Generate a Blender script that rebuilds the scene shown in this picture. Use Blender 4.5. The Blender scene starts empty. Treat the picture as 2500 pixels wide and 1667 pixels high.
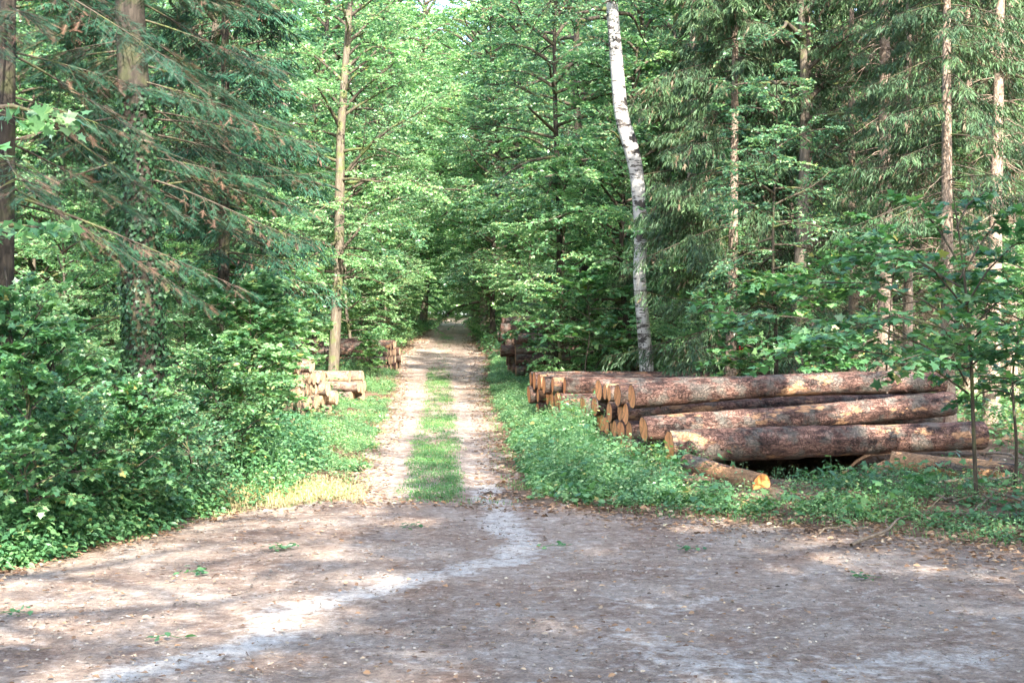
import bpy, math, numpy as np
from mathutils import Vector, Matrix
R = math.radians
SC = bpy.context.scene
COL = SC.collection
# ------------------------------------------------------------------ camera
cam_d = bpy.data.cameras.new('camera'); cam = bpy.data.objects.new('camera', cam_d); COL.objects.link(cam)
CH, F, HY = 2.6, 3333.0, 770.0          # eye height, focal length in photo pixels, horizon row
cam.location = (0, 0, CH); cam.rotation_euler = (R(90 - 1.083), 0, 0)
cam_d.lens = 48.0; cam_d.sensor_width = 36; cam_d.clip_start = .1; cam_d.clip_end = 900
SC.camera = cam
# ------------------------------------------------------------------ light
SUN_EL, SUN_ROT = R(40), R(165)
SV = Vector((math.sin(SUN_ROT) * math.cos(SUN_EL), math.cos(SUN_ROT) * math.cos(SUN_EL), math.sin(SUN_EL)))
W = bpy.data.worlds.new('World'); SC.world = W; W.use_nodes = True
nt = W.node_tree; nt.nodes.clear()
sky = nt.nodes.new('ShaderNodeTexSky'); sky.sky_type = 'NISHITA'; sky.sun_disc = False
sky.sun_elevation = SUN_EL; sky.sun_rotation = SUN_ROT; sky.air_density = 1.0; sky.dust_density = 2.0
bg = nt.nodes.new('ShaderNodeBackground'); bg.inputs['Strength'].default_value = .15
wo = nt.nodes.new('ShaderNodeOutputWorld')
nt.links.new(sky.outputs[0], bg.inputs[0]); nt.links.new(bg.outputs[0], wo.inputs[0])
sd = bpy.data.lights.new('sun', 'SUN'); sd.energy = 3.7; sd.angle = R(.53); sd.color = (1, .93, .82)
sun = bpy.data.objects.new('sun', sd); COL.objects.link(sun); sun.location = (8, -20, 30)
sun.rotation_euler = SV.to_track_quat('Z', 'Y').to_euler()
SC.view_settings.view_transform = 'Standard'; SC.view_settings.look = 'None'
SC.view_settings.exposure = 2.72; SC.view_settings.gamma = 1
cy = SC.cycles
cy.max_bounces = 8; cy.diffuse_bounces = 5; cy.glossy_bounces = 2; cy.transmission_bounces = 6; cy.transparent_max_bounces = 4
cy.use_denoising = True; cy.sample_clamp_indirect = 6; cy.caustics_reflective = False; cy.caustics_refractive = False
cy.use_adaptive_sampling = True; cy.adaptive_threshold = .015

# ------------------------------------------------------------------ helpers
UP = np.array([0., 0., 1.])
def rg(s): return np.random.default_rng(s)
def nz(v): return v / np.maximum(np.linalg.norm(v, axis=-1, keepdims=True), 1e-9)
def P(px, py, Y):                      # a pixel of the photo at depth Y
    return np.array([(px - 1250) / F * Y, Y, CH - (py - HY) / F * Y])
def G(px, py):                         # a pixel lying on the flat ground
    Y = CH * F / (py - HY); return ((px - 1250) / F * Y, Y)

class MB:
    def __init__(s): s.v = []; s.f = []; s.n = 0; s.sm = []
    def add(s, v, f, rnd=None, mi=0, smooth=False):
        v = np.asarray(v, float).reshape(-1, 3); f = np.asarray(f, int)
        s.v.append(v)
        if rnd is None: rnd = np.full(len(f), .5)
        s.f.append((f + s.n, np.broadcast_to(rnd, (len(f),)), mi, smooth)); s.n += len(v)
        return s
    def mesh(s, name, mats):
        me = bpy.data.meshes.new(name)
        V = np.concatenate(s.v); me.vertices.add(len(V)); me.vertices.foreach_set('co', V.astype(np.float32).ravel())
        nl = sum(f.size for f, *_ in s.f); nf = sum(len(f) for f, *_ in s.f)
        me.loops.add(nl); me.loops.foreach_set('vertex_index', np.concatenate([f.ravel() for f, *_ in s.f]).astype(np.int32))
        tot = np.concatenate([np.full(len(f), f.shape[1]) for f, *_ in s.f]); st = np.concatenate([[0], np.cumsum(tot)[:-1]])
        me.polygons.add(nf); me.polygons.foreach_set('loop_start', st.astype(np.int32))
        me.polygons.foreach_set('loop_total', tot.astype(np.int32))
        me.polygons.foreach_set('material_index', np.concatenate([np.full(len(f), m) for f, _, m, _ in s.f]).astype(np.int32))
        me.polygons.foreach_set('use_smooth', np.concatenate([np.full(len(f), k) for f, _, _, k in s.f]))
        for m in (mats if isinstance(mats, (list, tuple)) else [mats]): me.materials.append(m)
        me.update(calc_edges=True)
        a = me.attributes.new('rnd', 'FLOAT', 'FACE')
        a.data.foreach_set('value', np.concatenate([r for _, r, _, _ in s.f]).astype(np.float32))
        me.validate()
        return me

def obj(name, me, parent=None, loc=(0, 0, 0), rz=0, sc=1):
    if isinstance(me, tuple): me = me[0].mesh(name, me[1])
    o = bpy.data.objects.new(name, me); COL.objects.link(o)
    o.location = loc; o.rotation_euler = (0, 0, rz); o.scale = (sc,) * 3 if not isinstance(sc, tuple) else sc
    o.parent = parent
    return o
def tag(o, label=None, cat=None, group=None, kind=None):
    for k, v in (('label', label), ('category', cat), ('group', group), ('kind', kind)):
        if v: o[k] = v
    return o

def tubes(mb, Pts, Rad, sides=5, mi=0, rnd=.5, smooth=True):
    """Pts (N,m,3), Rad (N,m): N tubes at once."""
    Pts = np.asarray(Pts, float); Rad = np.asarray(Rad, float)
    if Pts.ndim == 2: Pts = Pts[None]; Rad = Rad[None]
    N, m, _ = Pts.shape
    T = np.gradient(Pts, axis=1); T = nz(T)
    ref = np.where(np.abs(T[:, :1, 2:3]) > .8, np.array([1., 0, 0]), UP); ref = np.broadcast_to(ref, T.shape)
    A = nz(np.cross(T, ref)); B = np.cross(T, A)
    th = np.arange(sides) / sides * 2 * np.pi
    ring = Pts[:, :, None] + Rad[:, :, None, None] * (np.cos(th)[None, None, :, None] * A[:, :, None] + np.sin(th)[None, None, :, None] * B[:, :, None])
    idx = np.arange(N * m * sides).reshape(N, m, sides)
    a = idx[:, :-1]; b = np.roll(a, -1, 2); c = np.roll(idx[:, 1:], -1, 2); d = idx[:, 1:]
    f = np.stack([a, b, c, d], -1).reshape(-1, 4)
    r = np.repeat(np.broadcast_to(rnd, (N,)), (m - 1) * sides)
    mb.add(ring, f, r, mi, smooth)

def scatter(mb, tpl, pos, ax, nrm, size, rnd=.5, mi=0):
    tv, tf = tpl
    ax = nz(ax); b = nz(np.cross(nrm, ax)); n = np.cross(ax, b)
    size = np.broadcast_to(size, (len(pos),))[:, None, None]
    v = pos[:, None] + size * (tv[None, :, 0:1] * ax[:, None] + tv[None, :, 1:2] * b[:, None] + tv[None, :, 2:3] * n[:, None])
    k = len(tv)
    f = (np.arange(len(pos))[:, None, None] * k + tf[None]).reshape(-1, tf.shape[1])
    mb.add(v, f, np.repeat(np.broadcast_to(rnd, (len(pos),)), len(tf)), mi)

DIA = (np.array([[0, 0, 0], [.45, .3, .06], [1, 0, -.1], [.45, -.3, .06]]), np.array([[0, 1, 2, 3]]))
OVA = (np.array([[0, 0, 0], [.25, .27, .04], [.62, .27, .03], [1, 0, -.12], [.62, -.27, .03], [.25, -.27, .04]]), np.array([[0, 1, 2, 3], [0, 3, 4, 5]]))
_m = [(0, 0), (.02, .22), (-.1, .52), (.22, .36), (.42, .62), (.52, .3), (1.0, 0), (.52, -.3), (.42, -.62), (.22, -.36), (-.1, -.52), (.02, -.22)]
MAP = (np.array([[x, y, -.12 * y * y - .08 * x] for x, y in _m]), np.array([[0, 1, 2, 3], [0, 3, 4, 5], [0, 5, 6, 7], [0, 7, 8, 9], [0, 9, 10, 11]]))
CUR = (np.array([[0, 0, 0], [.3, .3, .16], [.65, .26, .22], [1, 0, .1], [.65, -.26, .12], [.3, -.3, .2]]), np.array([[0, 1, 2, 3], [0, 3, 4, 5]]))
def _needle(n=7, w=.16):
    v = [[0, .012, 0], [0, -.012, 0], [1, 0, 0]]; f = [[0, 1, 2]]
    for i in range(n):
        x = .06 + .88 * i / n
        for s in (1, -1):
            k = len(v); l = w * (1 - .45 * x)
            v += [[x, 0, 0], [x + .035, 0, 0], [x + .6 * l, s * l, .03]]; f.append([k, k + 1, k + 2])
    return np.array(v), np.array(f)
NDL = _needle(9, .2)
NDS = (np.array([[0, .03, 0], [0, -.03, 0], [.35, -.1, .01], [1, 0, -.03], [.35, .1, .01]]), np.array([[0, 1, 2, 3, 4]]))

# ------------------------------------------------------------------ materials
def mat(name):
    m = bpy.data.materials.new(name); m.use_nodes = True; n = m.node_tree; n.nodes.clear()
    return m, n, n.nodes.new('ShaderNodeOutputMaterial')
def N(nt, t, **kw):
    n = nt.nodes.new('ShaderNode' + t)
    for k, v in kw.items():
        if k in n.inputs.keys(): n.inputs[k].default_value = v
        else: setattr(n, k, v)
    return n
def ramp(nt, src, stops):
    r = nt.nodes.new('ShaderNodeValToRGB'); e = r.color_ramp.elements
    while len(e) < len(stops): e.new(.5)
    for i, (p, c) in enumerate(stops): e[i].position = p; e[i].color = (*c, 1) if len(c) == 3 else c
    nt.links.new(src, r.inputs[0]); return r.outputs[0]
def mixc(nt, f, a, b, mode='MIX'):
    m = nt.nodes.new('ShaderNodeMix'); m.data_type = 'RGBA'; m.blend_type = mode
    for s, x in ((m.inputs[0], f), (m.inputs[6], a), (m.inputs[7], b)):
        if isinstance(x, (int, float)): s.default_value = x
        elif isinstance(x, tuple): s.default_value = (*x, 1)
        else: nt.links.new(x, s)
    return m.outputs[2]
def noise(nt, co, scale, detail=4, rough=.6, stretch=None):
    if stretch:
        mp = nt.nodes.new('ShaderNodeMapping'); mp.inputs['Scale'].default_value = stretch; nt.links.new(co, mp.inputs[0]); co = mp.outputs[0]
    n = N(nt, 'TexNoise'); n.inputs['Scale'].default_value = scale; n.inputs['Detail'].default_value = detail; n.inputs['Roughness'].default_value = rough
    nt.links.new(co, n.inputs['Vector']); return n.outputs[0]
def bump(nt, h, s, d):
    b = N(nt, 'Bump'); b.inputs['Strength'].default_value = s; b.inputs['Distance'].default_value = d
    nt.links.new(h, b.inputs['Height']); return b.outputs[0]

def leaf_mat(name, stops, tr=.4, trc=(1.25, 1.45, .7), rough=.42, spec=.5):
    m, n, out = mat(name)
    at = N(n, 'Attribute', attribute_name='rnd')
    c = ramp(n, at.outputs['Fac'], stops)
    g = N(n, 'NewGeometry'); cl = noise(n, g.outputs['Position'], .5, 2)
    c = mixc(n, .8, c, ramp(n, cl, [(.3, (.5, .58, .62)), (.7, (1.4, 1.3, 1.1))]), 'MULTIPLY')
    p = N(n, 'BsdfPrincipled'); p.inputs['Roughness'].default_value = rough; p.inputs['Specular IOR Level'].default_value = spec
    n.links.new(c, p.inputs['Base Color'])
    t = N(n, 'BsdfTranslucent'); n.links.new(mixc(n, 1.0, c, trc, 'MULTIPLY'), t.inputs[0])
    mx = N(n, 'MixShader'); mx.inputs[0].default_value = tr
    n.links.new(p.outputs[0], mx.inputs[1]); n.links.new(t.outputs[0], mx.inputs[2]); n.links.new(mx.outputs[0], out.inputs[0])
    return m
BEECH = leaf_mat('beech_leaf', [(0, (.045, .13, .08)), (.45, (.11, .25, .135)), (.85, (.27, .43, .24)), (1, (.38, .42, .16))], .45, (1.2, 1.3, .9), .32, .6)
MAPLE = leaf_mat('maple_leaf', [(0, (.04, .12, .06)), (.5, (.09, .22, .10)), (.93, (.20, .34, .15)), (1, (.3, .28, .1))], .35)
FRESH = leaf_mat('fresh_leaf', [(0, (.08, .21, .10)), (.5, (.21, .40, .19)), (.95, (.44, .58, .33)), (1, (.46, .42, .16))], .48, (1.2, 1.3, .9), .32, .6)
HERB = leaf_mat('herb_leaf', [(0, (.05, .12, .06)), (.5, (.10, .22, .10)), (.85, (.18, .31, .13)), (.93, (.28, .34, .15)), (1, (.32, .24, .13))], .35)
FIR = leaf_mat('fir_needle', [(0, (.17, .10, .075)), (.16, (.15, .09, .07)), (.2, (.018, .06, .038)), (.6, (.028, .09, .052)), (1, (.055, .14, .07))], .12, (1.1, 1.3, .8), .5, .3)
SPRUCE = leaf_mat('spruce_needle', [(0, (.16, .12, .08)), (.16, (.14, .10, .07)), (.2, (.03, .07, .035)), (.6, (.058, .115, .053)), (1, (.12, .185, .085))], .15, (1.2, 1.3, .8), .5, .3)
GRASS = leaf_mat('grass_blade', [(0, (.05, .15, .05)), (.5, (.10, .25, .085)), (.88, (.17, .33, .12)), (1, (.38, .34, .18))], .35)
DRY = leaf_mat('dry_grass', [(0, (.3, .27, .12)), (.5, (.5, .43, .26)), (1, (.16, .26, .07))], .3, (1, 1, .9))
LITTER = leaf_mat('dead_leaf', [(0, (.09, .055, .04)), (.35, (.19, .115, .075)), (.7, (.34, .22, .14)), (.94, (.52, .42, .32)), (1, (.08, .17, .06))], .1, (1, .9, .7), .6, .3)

def bark_mat(name, cs, stretch=(1, 1, .18), sc=18, bd=.03, moss=0.0):
    m, n, out = mat(name); tc = N(n, 'TexCoord').outputs['Object']
    a = noise(n, tc, sc, 6, .7, stretch); b = noise(n, tc, 2.2, 3)
    c = ramp(n, a, [(.3, cs[0]), (.52, cs[1]), (.72, cs[2])])
    c = mixc(n, .6, c, ramp(n, b, [(.3, (.6, .6, .62)), (.7, (1.25, 1.2, 1.15))]), 'MULTIPLY')
    if moss: c = mixc(n, ramp(n, b, [(.52, (0,) * 3), (.62, (moss,) * 3)]), c, (.09, .13, .03))
    p = N(n, 'BsdfPrincipled'); p.inputs['Roughness'].default_value = .85; p.inputs['Specular IOR Level'].default_value = .25
    n.links.new(c, p.inputs['Base Color']); n.links.new(bump(n, a, .9, bd), p.inputs['Normal']); n.links.new(p.outputs[0], out.inputs[0])
    return m
B_GREY = bark_mat('grey_bark', [(.06, .05, .038), (.135, .112, .084), (.23, .20, .155)], moss=.6)
B_DARK = bark_mat('dark_bark', [(.016, .013, .010), (.04, .033, .026), (.08, .066, .05)], moss=.2)
B_SPRU = bark_mat('spruce_bark', [(.12, .085, .062), (.29, .22, .17), (.5, .42, .35)], (1, 1, .45), 26)
B_TWIG = bark_mat('twig_bark', [(.10, .075, .055), (.19, .15, .11), (.30, .25, .19)], sc=30, bd=.005)
B_LIMB = bark_mat('limb_bark', [(.035, .03, .022), (.075, .06, .045), (.13, .11, .08)], bd=.01, moss=.6)
def birch_mat():
    m, n, out = mat('birch_bark'); tc = N(n, 'TexCoord').outputs['Object']
    lent = noise(n, tc, 2.6, 5, .7, (.9, .9, 4.5)); crack = noise(n, tc, 7, 6, .75, (1.6, 1.6, .4)); big = noise(n, tc, 1.7, 5, .65, (1, 1, 1.6))
    sx = N(n, 'SeparateXYZ'); n.links.new(tc, sx.inputs[0])
    mr = N(n, 'MapRange'); n.links.new(sx.outputs[2], mr.inputs[0])
    for k, v in ((1, .8), (2, 5.0), (3, .10), (4, -.07)): mr.inputs[k].default_value = v
    ad = N(n, 'Math', operation='ADD'); n.links.new(crack, ad.inputs[0]); n.links.new(mr.outputs[0], ad.inputs[1])
    k1 = ramp(n, ad.outputs[0], [(.565, (0,) * 3), (.59, (1,) * 3)])
    k2 = ramp(n, lent, [(.565, (0,) * 3), (.585, (1,) * 3)])
    k3 = ramp(n, big, [(.56, (0,) * 3), (.58, (1,) * 3)])
    c = ramp(n, noise(n, tc, 4, 3), [(.3, (.29, .275, .25)), (.7, (.50, .48, .45))])
    c = mixc(n, k2, c, (.05, .04, .035)); c = mixc(n, k1, c, (.025, .02, .018)); c = mixc(n, k3, c, (.035, .03, .026))
    p = N(n, 'BsdfPrincipled'); p.inputs['Roughness'].default_value = .7
    n.links.new(c, p.inputs['Base Color']); n.links.new(bump(n, crack, .8, .02), p.inputs['Normal']); n.links.new(p.outputs[0], out.inputs[0])
    return m
BIRCH = birch_mat()
def log_mat(name, cs, peel, amt=.6):
    m, n, out = mat(name); t = N(n, 'TexCoord'); tc = t.outputs['Object']
    oi = N(n, 'ObjectInfo'); ad = N(n, 'VectorMath', operation='ADD'); n.links.new(tc, ad.inputs[0])
    sc = N(n, 'VectorMath', operation='SCALE'); sc.inputs[0].default_value = (13, 7, 5); n.links.new(oi.outputs['Random'], sc.inputs['Scale']); n.links.new(sc.outputs[0], ad.inputs[1])
    co = ad.outputs[0]
    a = noise(n, co, 16, 7, .75, (.5, 1, 1)); b = noise(n, co, 1.6, 5, .62, (.55, 1.5, 1.5)); g = noise(n, co, 3.0, 3)
    f = noise(n, co, 5.5, 6, .7, (.35, 1.3, 1.3))
    c = ramp(n, mixc(n, .55, a, f), [(.38, cs[0]), (.5, cs[1]), (.62, cs[2])])
    vo = N(n, 'TexVoronoi', feature='DISTANCE_TO_EDGE'); vo.inputs['Scale'].default_value = 17; vm = N(n, 'Mapping'); vm.inputs['Scale'].default_value = (.28, 1, 1)
    wv = N(n, 'VectorMath', operation='SCALE'); nn = N(n, 'TexNoise'); nn.inputs['Scale'].default_value = 4; nn.inputs['Detail'].default_value = 3; n.links.new(co, nn.inputs['Vector']); n.links.new(nn.outputs[1], wv.inputs[0]); wv.inputs['Scale'].default_value = .6
    av = N(n, 'VectorMath', operation='ADD'); n.links.new(co, av.inputs[0]); n.links.new(wv.outputs[0], av.inputs[1]); n.links.new(av.outputs[0], vm.inputs[0]); n.links.new(vm.outputs[0], vo.inputs['Vector'])
    crk = ramp(n, vo.outputs[0], [(.0, (.42, .38, .36)), (.12, (1.05, 1.05, 1.05))])
    c = mixc(n, .9, c, crk, 'MULTIPLY')
    c = mixc(n, .85, c, ramp(n, f, [(.36, (.3, .26, .24)), (.48, (1, 1, 1)), (.66, (1.35, 1.2, 1.15))]), 'MULTIPLY')
    c = mixc(n, ramp(n, g, [(.48, (0,) * 3), (.6, (.6,) * 3)]), c, (.13, .125, .105))
    c = mixc(n, ramp(n, b, [(amt, (0,) * 3), (amt + .03, (.9,) * 3)]), c, mixc(n, ramp(n, mixc(n, .5, a, f), [(.4, (0,) * 3), (.62, (1,) * 3)]), peel, tuple(x * .4 for x in peel)))
    p = N(n, 'BsdfPrincipled'); p.inputs['Roughness'].default_value = .8; p.inputs['Specular IOR Level'].default_value = .3
    n.links.new(c, p.inputs['Base Color']); n.links.new(bump(n, mixc(n, .6, mixc(n, .5, a, f), crk), 1, .05), p.inputs['Normal']); n.links.new(p.outputs[0], out.inputs[0])
    return m
LOGB = log_mat('log_bark', [(.03, .017, .013), (.11, .058, .044), (.22, .14, .11)], (.52, .29, .155), .585)
LOGO = log_mat('peeled_log_bark', [(.05, .03, .022), (.16, .09, .06), (.3, .18, .12)], (.55, .30, .15), .47)
LOGD = log_mat('dark_log_bark', [(.04, .025, .02), (.11, .06, .045), (.2, .12, .1)], (.3, .15, .08), .66)
LOGP = log_mat('pale_log_bark', [(.13, .085, .065), (.27, .185, .145), (.38, .28, .22)], (.58, .40, .25), .55)
def cut_mat(name, c0, c1):
    m, n, out = mat(name); tc = N(n, 'TexCoord').outputs['Object']; oi = N(n, 'ObjectInfo')
    w = N(n, 'TexWave', wave_type='RINGS', rings_direction='X'); w.inputs['Scale'].default_value = 26; w.inputs['Distortion'].default_value = 2.5; w.inputs['Detail'].default_value = 2
    n.links.new(tc, w.inputs[0])
    c = mixc(n, ramp(n, w.outputs[1], [(.0, (0,) * 3), (1, (.6,) * 3)]), c0, c1)
    c = mixc(n, .8, c, ramp(n, noise(n, tc, 9, 5), [(.3, (.6, .55, .5)), (.65, (1.15, 1.12, 1.1))]), 'MULTIPLY')
    sx = N(n, 'SeparateXYZ'); n.links.new(tc, sx.inputs[0]); at2 = N(n, 'Math', operation='ARCTAN2'); n.links.new(sx.outputs[1], at2.inputs[0]); n.links.new(sx.outputs[2], at2.inputs[1])
    cr = N(n, 'TexNoise', noise_dimensions='1D'); cr.inputs['Scale'].default_value = 2.6; cr.inputs['Detail'].default_value = 5; n.links.new(at2.outputs[0], cr.inputs['W'])
    c = mixc(n, .85, c, ramp(n, cr.outputs[0], [(.35, (.35, .3, .27)), (.42, (1, 1, 1))]), 'MULTIPLY')
    c = mixc(n, .7, c, ramp(n, oi.outputs['Random'], [(0, (.65, .6, .58)), (1, (1.15, 1.15, 1.15))]), 'MULTIPLY')
    p = N(n, 'BsdfPrincipled'); p.inputs['Roughness'].default_value = .75
    n.links.new(c, p.inputs['Base Color']); n.links.new(p.outputs[0], out.inputs[0]); return m
CUT = cut_mat('cut_wood', (.92, .38, .17), (.64, .24, .10))
CUTO = cut_mat('fresh_cut_wood', (.86, .40, .12), (.66, .25, .07))
CUTP = cut_mat('pale_cut_wood', (.66, .46, .30), (.48, .32, .20))
CUTD = cut_mat('dark_cut_wood', (.34, .17, .09), (.22, .11, .06))
IVY = leaf_mat('ivy_leaf', [(0, (.012, .038, .018)), (.6, (.02, .06, .028)), (1, (.04, .10, .04))], .08, rough=.5, spec=.3)
def plain(name, c, rough=.7):
    m, n, out = mat(name); tc = N(n, 'TexCoord').outputs['Object']
    p = N(n, 'BsdfPrincipled'); p.inputs['Roughness'].default_value = rough
    n.links.new(mixc(n, .5, c, ramp(n, noise(n, tc, 20, 3), [(.3, (.7,) * 3), (.7, (1.2,) * 3)]), 'MULTIPLY'), p.inputs['Base Color'])
    n.links.new(p.outputs[0], out.inputs[0]); return m

def soil_mat(name, road):
    m, n, out = mat(name); g = N(n, 'NewGeometry').outputs['Position']
    st = (1, 1, 1)
    a = noise(n, g, .9, 5, .62); b = noise(n, g, 7, 6, .7); d = noise(n, g, 45, 4, .7); e = noise(n, g, 2.6, 5, .65)
    if road: base = ramp(n, a, [(.32, (.235, .16, .122)), (.5, (.325, .25, .20)), (.68, (.41, .345, .295))])
    else: base = ramp(n, a, [(.32, (.10, .065, .045)), (.5, (.17, .115, .08)), (.68, (.24, .18, .13))])
    c = mixc(n, .75, base, ramp(n, b, [(.33, (.6, .55, .52)), (.5, (1, 1, 1)), (.68, (1.28, 1.22, 1.18))]), 'MULTIPLY')
    c = mixc(n, ramp(n, e, [(.55, (0,) * 3), (.66, (.55,) * 3)]), c, (.2, .125, .095) if road else (.2, .1, .06))
    if road:
        s = N(n, 'Attribute', attribute_name='sand').outputs['Fac']
        ad = N(n, 'Math', operation='ADD'); n.links.new(s, ad.inputs[0]); mu = N(n, 'Math', operation='MULTIPLY_ADD'); n.links.new(b, mu.inputs[0]); mu.inputs[1].default_value = 4.0; mu.inputs[2].default_value = -2.0
        n.links.new(mu.outputs[0], ad.inputs[1])
        mu2 = N(n, 'Math', operation='MULTIPLY_ADD'); n.links.new(e, mu2.inputs[0]); mu2.inputs[1].default_value = 1.2; n.links.new(ad.outputs[0], mu2.inputs[2])
        k = ramp(n, mu2.outputs[0], [(.88, (0,) * 3), (1.0, (.9,) * 3)])
        k = N(n, 'MapRange'); n.links.new(mu2.outputs[0], k.inputs[0])
        for i, v in ((1, .72), (2, 1.8), (3, 0), (4, .92)): k.inputs[i].default_value = v
        c = mixc(n, k.outputs[0], c, mixc(n, b, (.48, .44, .40), (.70, .66, .62)))
    h = noise(n, g, 20, 5, .8)
    c = mixc(n, .8, c, ramp(n, h, [(.36, (.62, .6, .58)), (.5, (1, 1, 1)), (.64, (1.3, 1.27, 1.22))]), 'MULTIPLY')
    c = mixc(n, ramp(n, d, [(.56, (0,) * 3), (.66, (.7,) * 3)]), c, mixc(n, .5, c, (.10, .07, .055)))
    c = mixc(n, ramp(n, d, [(.30, (.6,) * 3), (.38, (0,) * 3)]), c, (.5, .42, .36) if road else (.3, .2, .13))
    p = N(n, 'BsdfPrincipled'); p.inputs['Roughness'].default_value = .95; p.inputs['Specular IOR Level'].default_value = .15
    n.links.new(c, p.inputs['Base Color']); n.links.new(bump(n, mixc(n, .6, b, d), 1.0, .07), p.inputs['Normal']); n.links.new(p.outputs[0], out.inputs[0])
    return m
SOIL = soil_mat('forest_soil', False); DIRT = soil_mat('dirt_road', True)

# ------------------------------------------------------------------ terrain
def sn(x, y, s=0, f=1.0):
    return (np.sin(x * 1.7 * f + s) * np.cos(y * 1.3 * f + 2 * s) + .5 * np.sin(x * 3.9 * f + y * 2.7 * f + 3 * s) + .33 * np.sin(x * 7.3 * f - y * 6.1 * f + s * 5) + .2 * np.cos(x * 13 * f + y * 15 * f + s * 7)) / 1.6
TX = lambda y: np.interp(y, [15, 21, 37.7, 48, 70, 138, 200, 300], [-1.0, -1.2, -2.05, -2.6, -3.6, -5.7, -7.5, -10])
TW = lambda y: np.interp(y, [15, 19, 31, 48, 60, 75, 130, 300], [1.3, 1.15, 1.3, 1.5, 1.9, 1.5, 1.35, 1.3])
EDGE = lambda x: np.interp(x, [-14, -5.2, -4.2, -3.6, -2.3, -.1, 1.5, 3.75, 5.7, 14], [9.5, 13.6, 16.2, 18.2, 19.2, 18.8, 17.9, 16.8, 15.3, 13])
def road_in(x, y, pad=0):
    cr = (y < EDGE(x) + .45 * sn(x, y, 1, 1.2) + pad) & (y > -3.5)
    tr = (np.abs(x - TX(y)) < TW(y) + .16 * sn(x, y, 2, 1.4) + pad) & (y > 15) & (y < 190)
    return cr, tr
def zg(x, y):
    z = np.interp(y, [0, 42, 50, 62, 75, 138, 260], [0, 0, .25, .7, 1.1, 1.95, 2.8])
    d = np.minimum(np.maximum(np.abs(x - TX(y)) - TW(y), 0), np.where(y > 12, np.maximum(y - EDGE(x), 0), 0))
    z = z + .05 * np.minimum(d, 2.5) * (1 + .6 * sn(x, y, 4, .6)) + .012 * sn(x, y, 3, 1.5)
    pz = np.exp(-(((x - 2.6) / 4) ** 2 + ((y - 25.5) / 2.6) ** 2)); z = z * (1 - .9 * pz)
    sm = lambda t: np.clip(t, 0, 1) ** 2 * (3 - 2 * np.clip(t, 0, 1))
    z = z - .6 * sm((x - 2.9 + .2 * sn(x, y, 2, 2)) / .6) * sm((6.5 - x) / .7) * sm((y - 20.7 - .3 * sn(x, y, 5, 1.5) - .25 * np.abs(x - 4.7)) / .7) * sm((27.5 - y) / 1.5)
    return z
def graded(lo, hi, c0, c1, fine, coarse):
    a = np.arange(c0, c1, fine); l = [c0]; r = [a[-1]]; s = fine
    while l[-1] > lo: s = min(s * 1.12, coarse); l.append(l[-1] - s)
    s = fine
    while r[-1] < hi: s = min(s * 1.12, coarse); r.append(r[-1] + s)
    return np.array(l[1:][::-1] + list(a) + r[1:])
gx = graded(-170, 170, -9, 9, .18, 8); gy = graded(-60, 330, 7, 34, .18, 8)
X, Y = np.meshgrid(gx, gy); c_, t_ = road_in(X, Y, -.25)
Z = zg(X, Y) + np.where(c_ | t_, -.05, 0) + np.where(c_ | t_, 0, .02 * sn(X, Y, 9, 3))
i = np.arange(X.size).reshape(X.shape)
mb = MB().add(np.stack([X, Y, Z], -1), np.stack([i[:-1, :-1], i[:-1, 1:], i[1:, 1:], i[1:, :-1]], -1).reshape(-1, 4), smooth=True)
tag(obj('ground', (mb, SOIL)), kind='structure')

def seg_d(x, y, pts):
    d = np.full(x.shape, 99.)
    for (ax, ay, aw), (bx, by, bw) in zip(pts[:-1], pts[1:]):
        dx, dy = bx - ax, by - ay; t = np.clip(((x - ax) * dx + (y - ay) * dy) / (dx * dx + dy * dy), 0, 1)
        d = np.minimum(d, np.hypot(x - ax - t * dx, y - ay - t * dy) / (aw + t * (bw - aw)))
    return d
STREAK = [(*G(a, b), w) for a, b, w in ((1180, 1180, .22), (1201, 1222, .25), (1235, 1290, .3), (1285, 1322, .3), (1245, 1368, .3), (1100, 1395, .25), (957, 1435, .3), (797, 1467, .3), (680, 1505, .33), (638, 1562, .3), (478, 1605, .25), (266, 1660, .25))]
STREAK2 = [(*G(a, b), w) for a, b, w in ((1500, 1460, .1), (1640, 1490, .16), (1760, 1460, .1), (1850, 1440, .05))]
STREAK3 = [(*G(a, b), w) for a, b, w in ((1480, 1530, .18), (1620, 1590, .3), (1800, 1650, .35), (2100, 1640, .3), (2400, 1600, .2))]
def sand(x, y):
    s = (1.0 + .2 * sn(x, y, 12, 1.1)) * np.clip(1.5 - 1.35 * seg_d(x + .12 * sn(x, y, 3, 2), y + .15 * sn(x, y, 4, 1.5), STREAK), 0, 1) + .35 * np.clip(1.5 - seg_d(x, y, STREAK2), 0, 1) + .42 * np.clip(1.6 - seg_d(x, y, STREAK3), 0, 1)
    for off, k in ((-.72, .75), (.72, .95)):
        u = np.abs(x - TX(y) - off - .1 * np.sin(y * .8)) / .34
        s = s + k * np.clip(1.4 - u, 0, 1) * np.clip((y - 17) / 4, 0, 1) * np.interp(y, [19, 40, 46, 60, 100], [.35, .3, .1, .05, .15])
    return np.clip(s, 0, 1.2)
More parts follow.
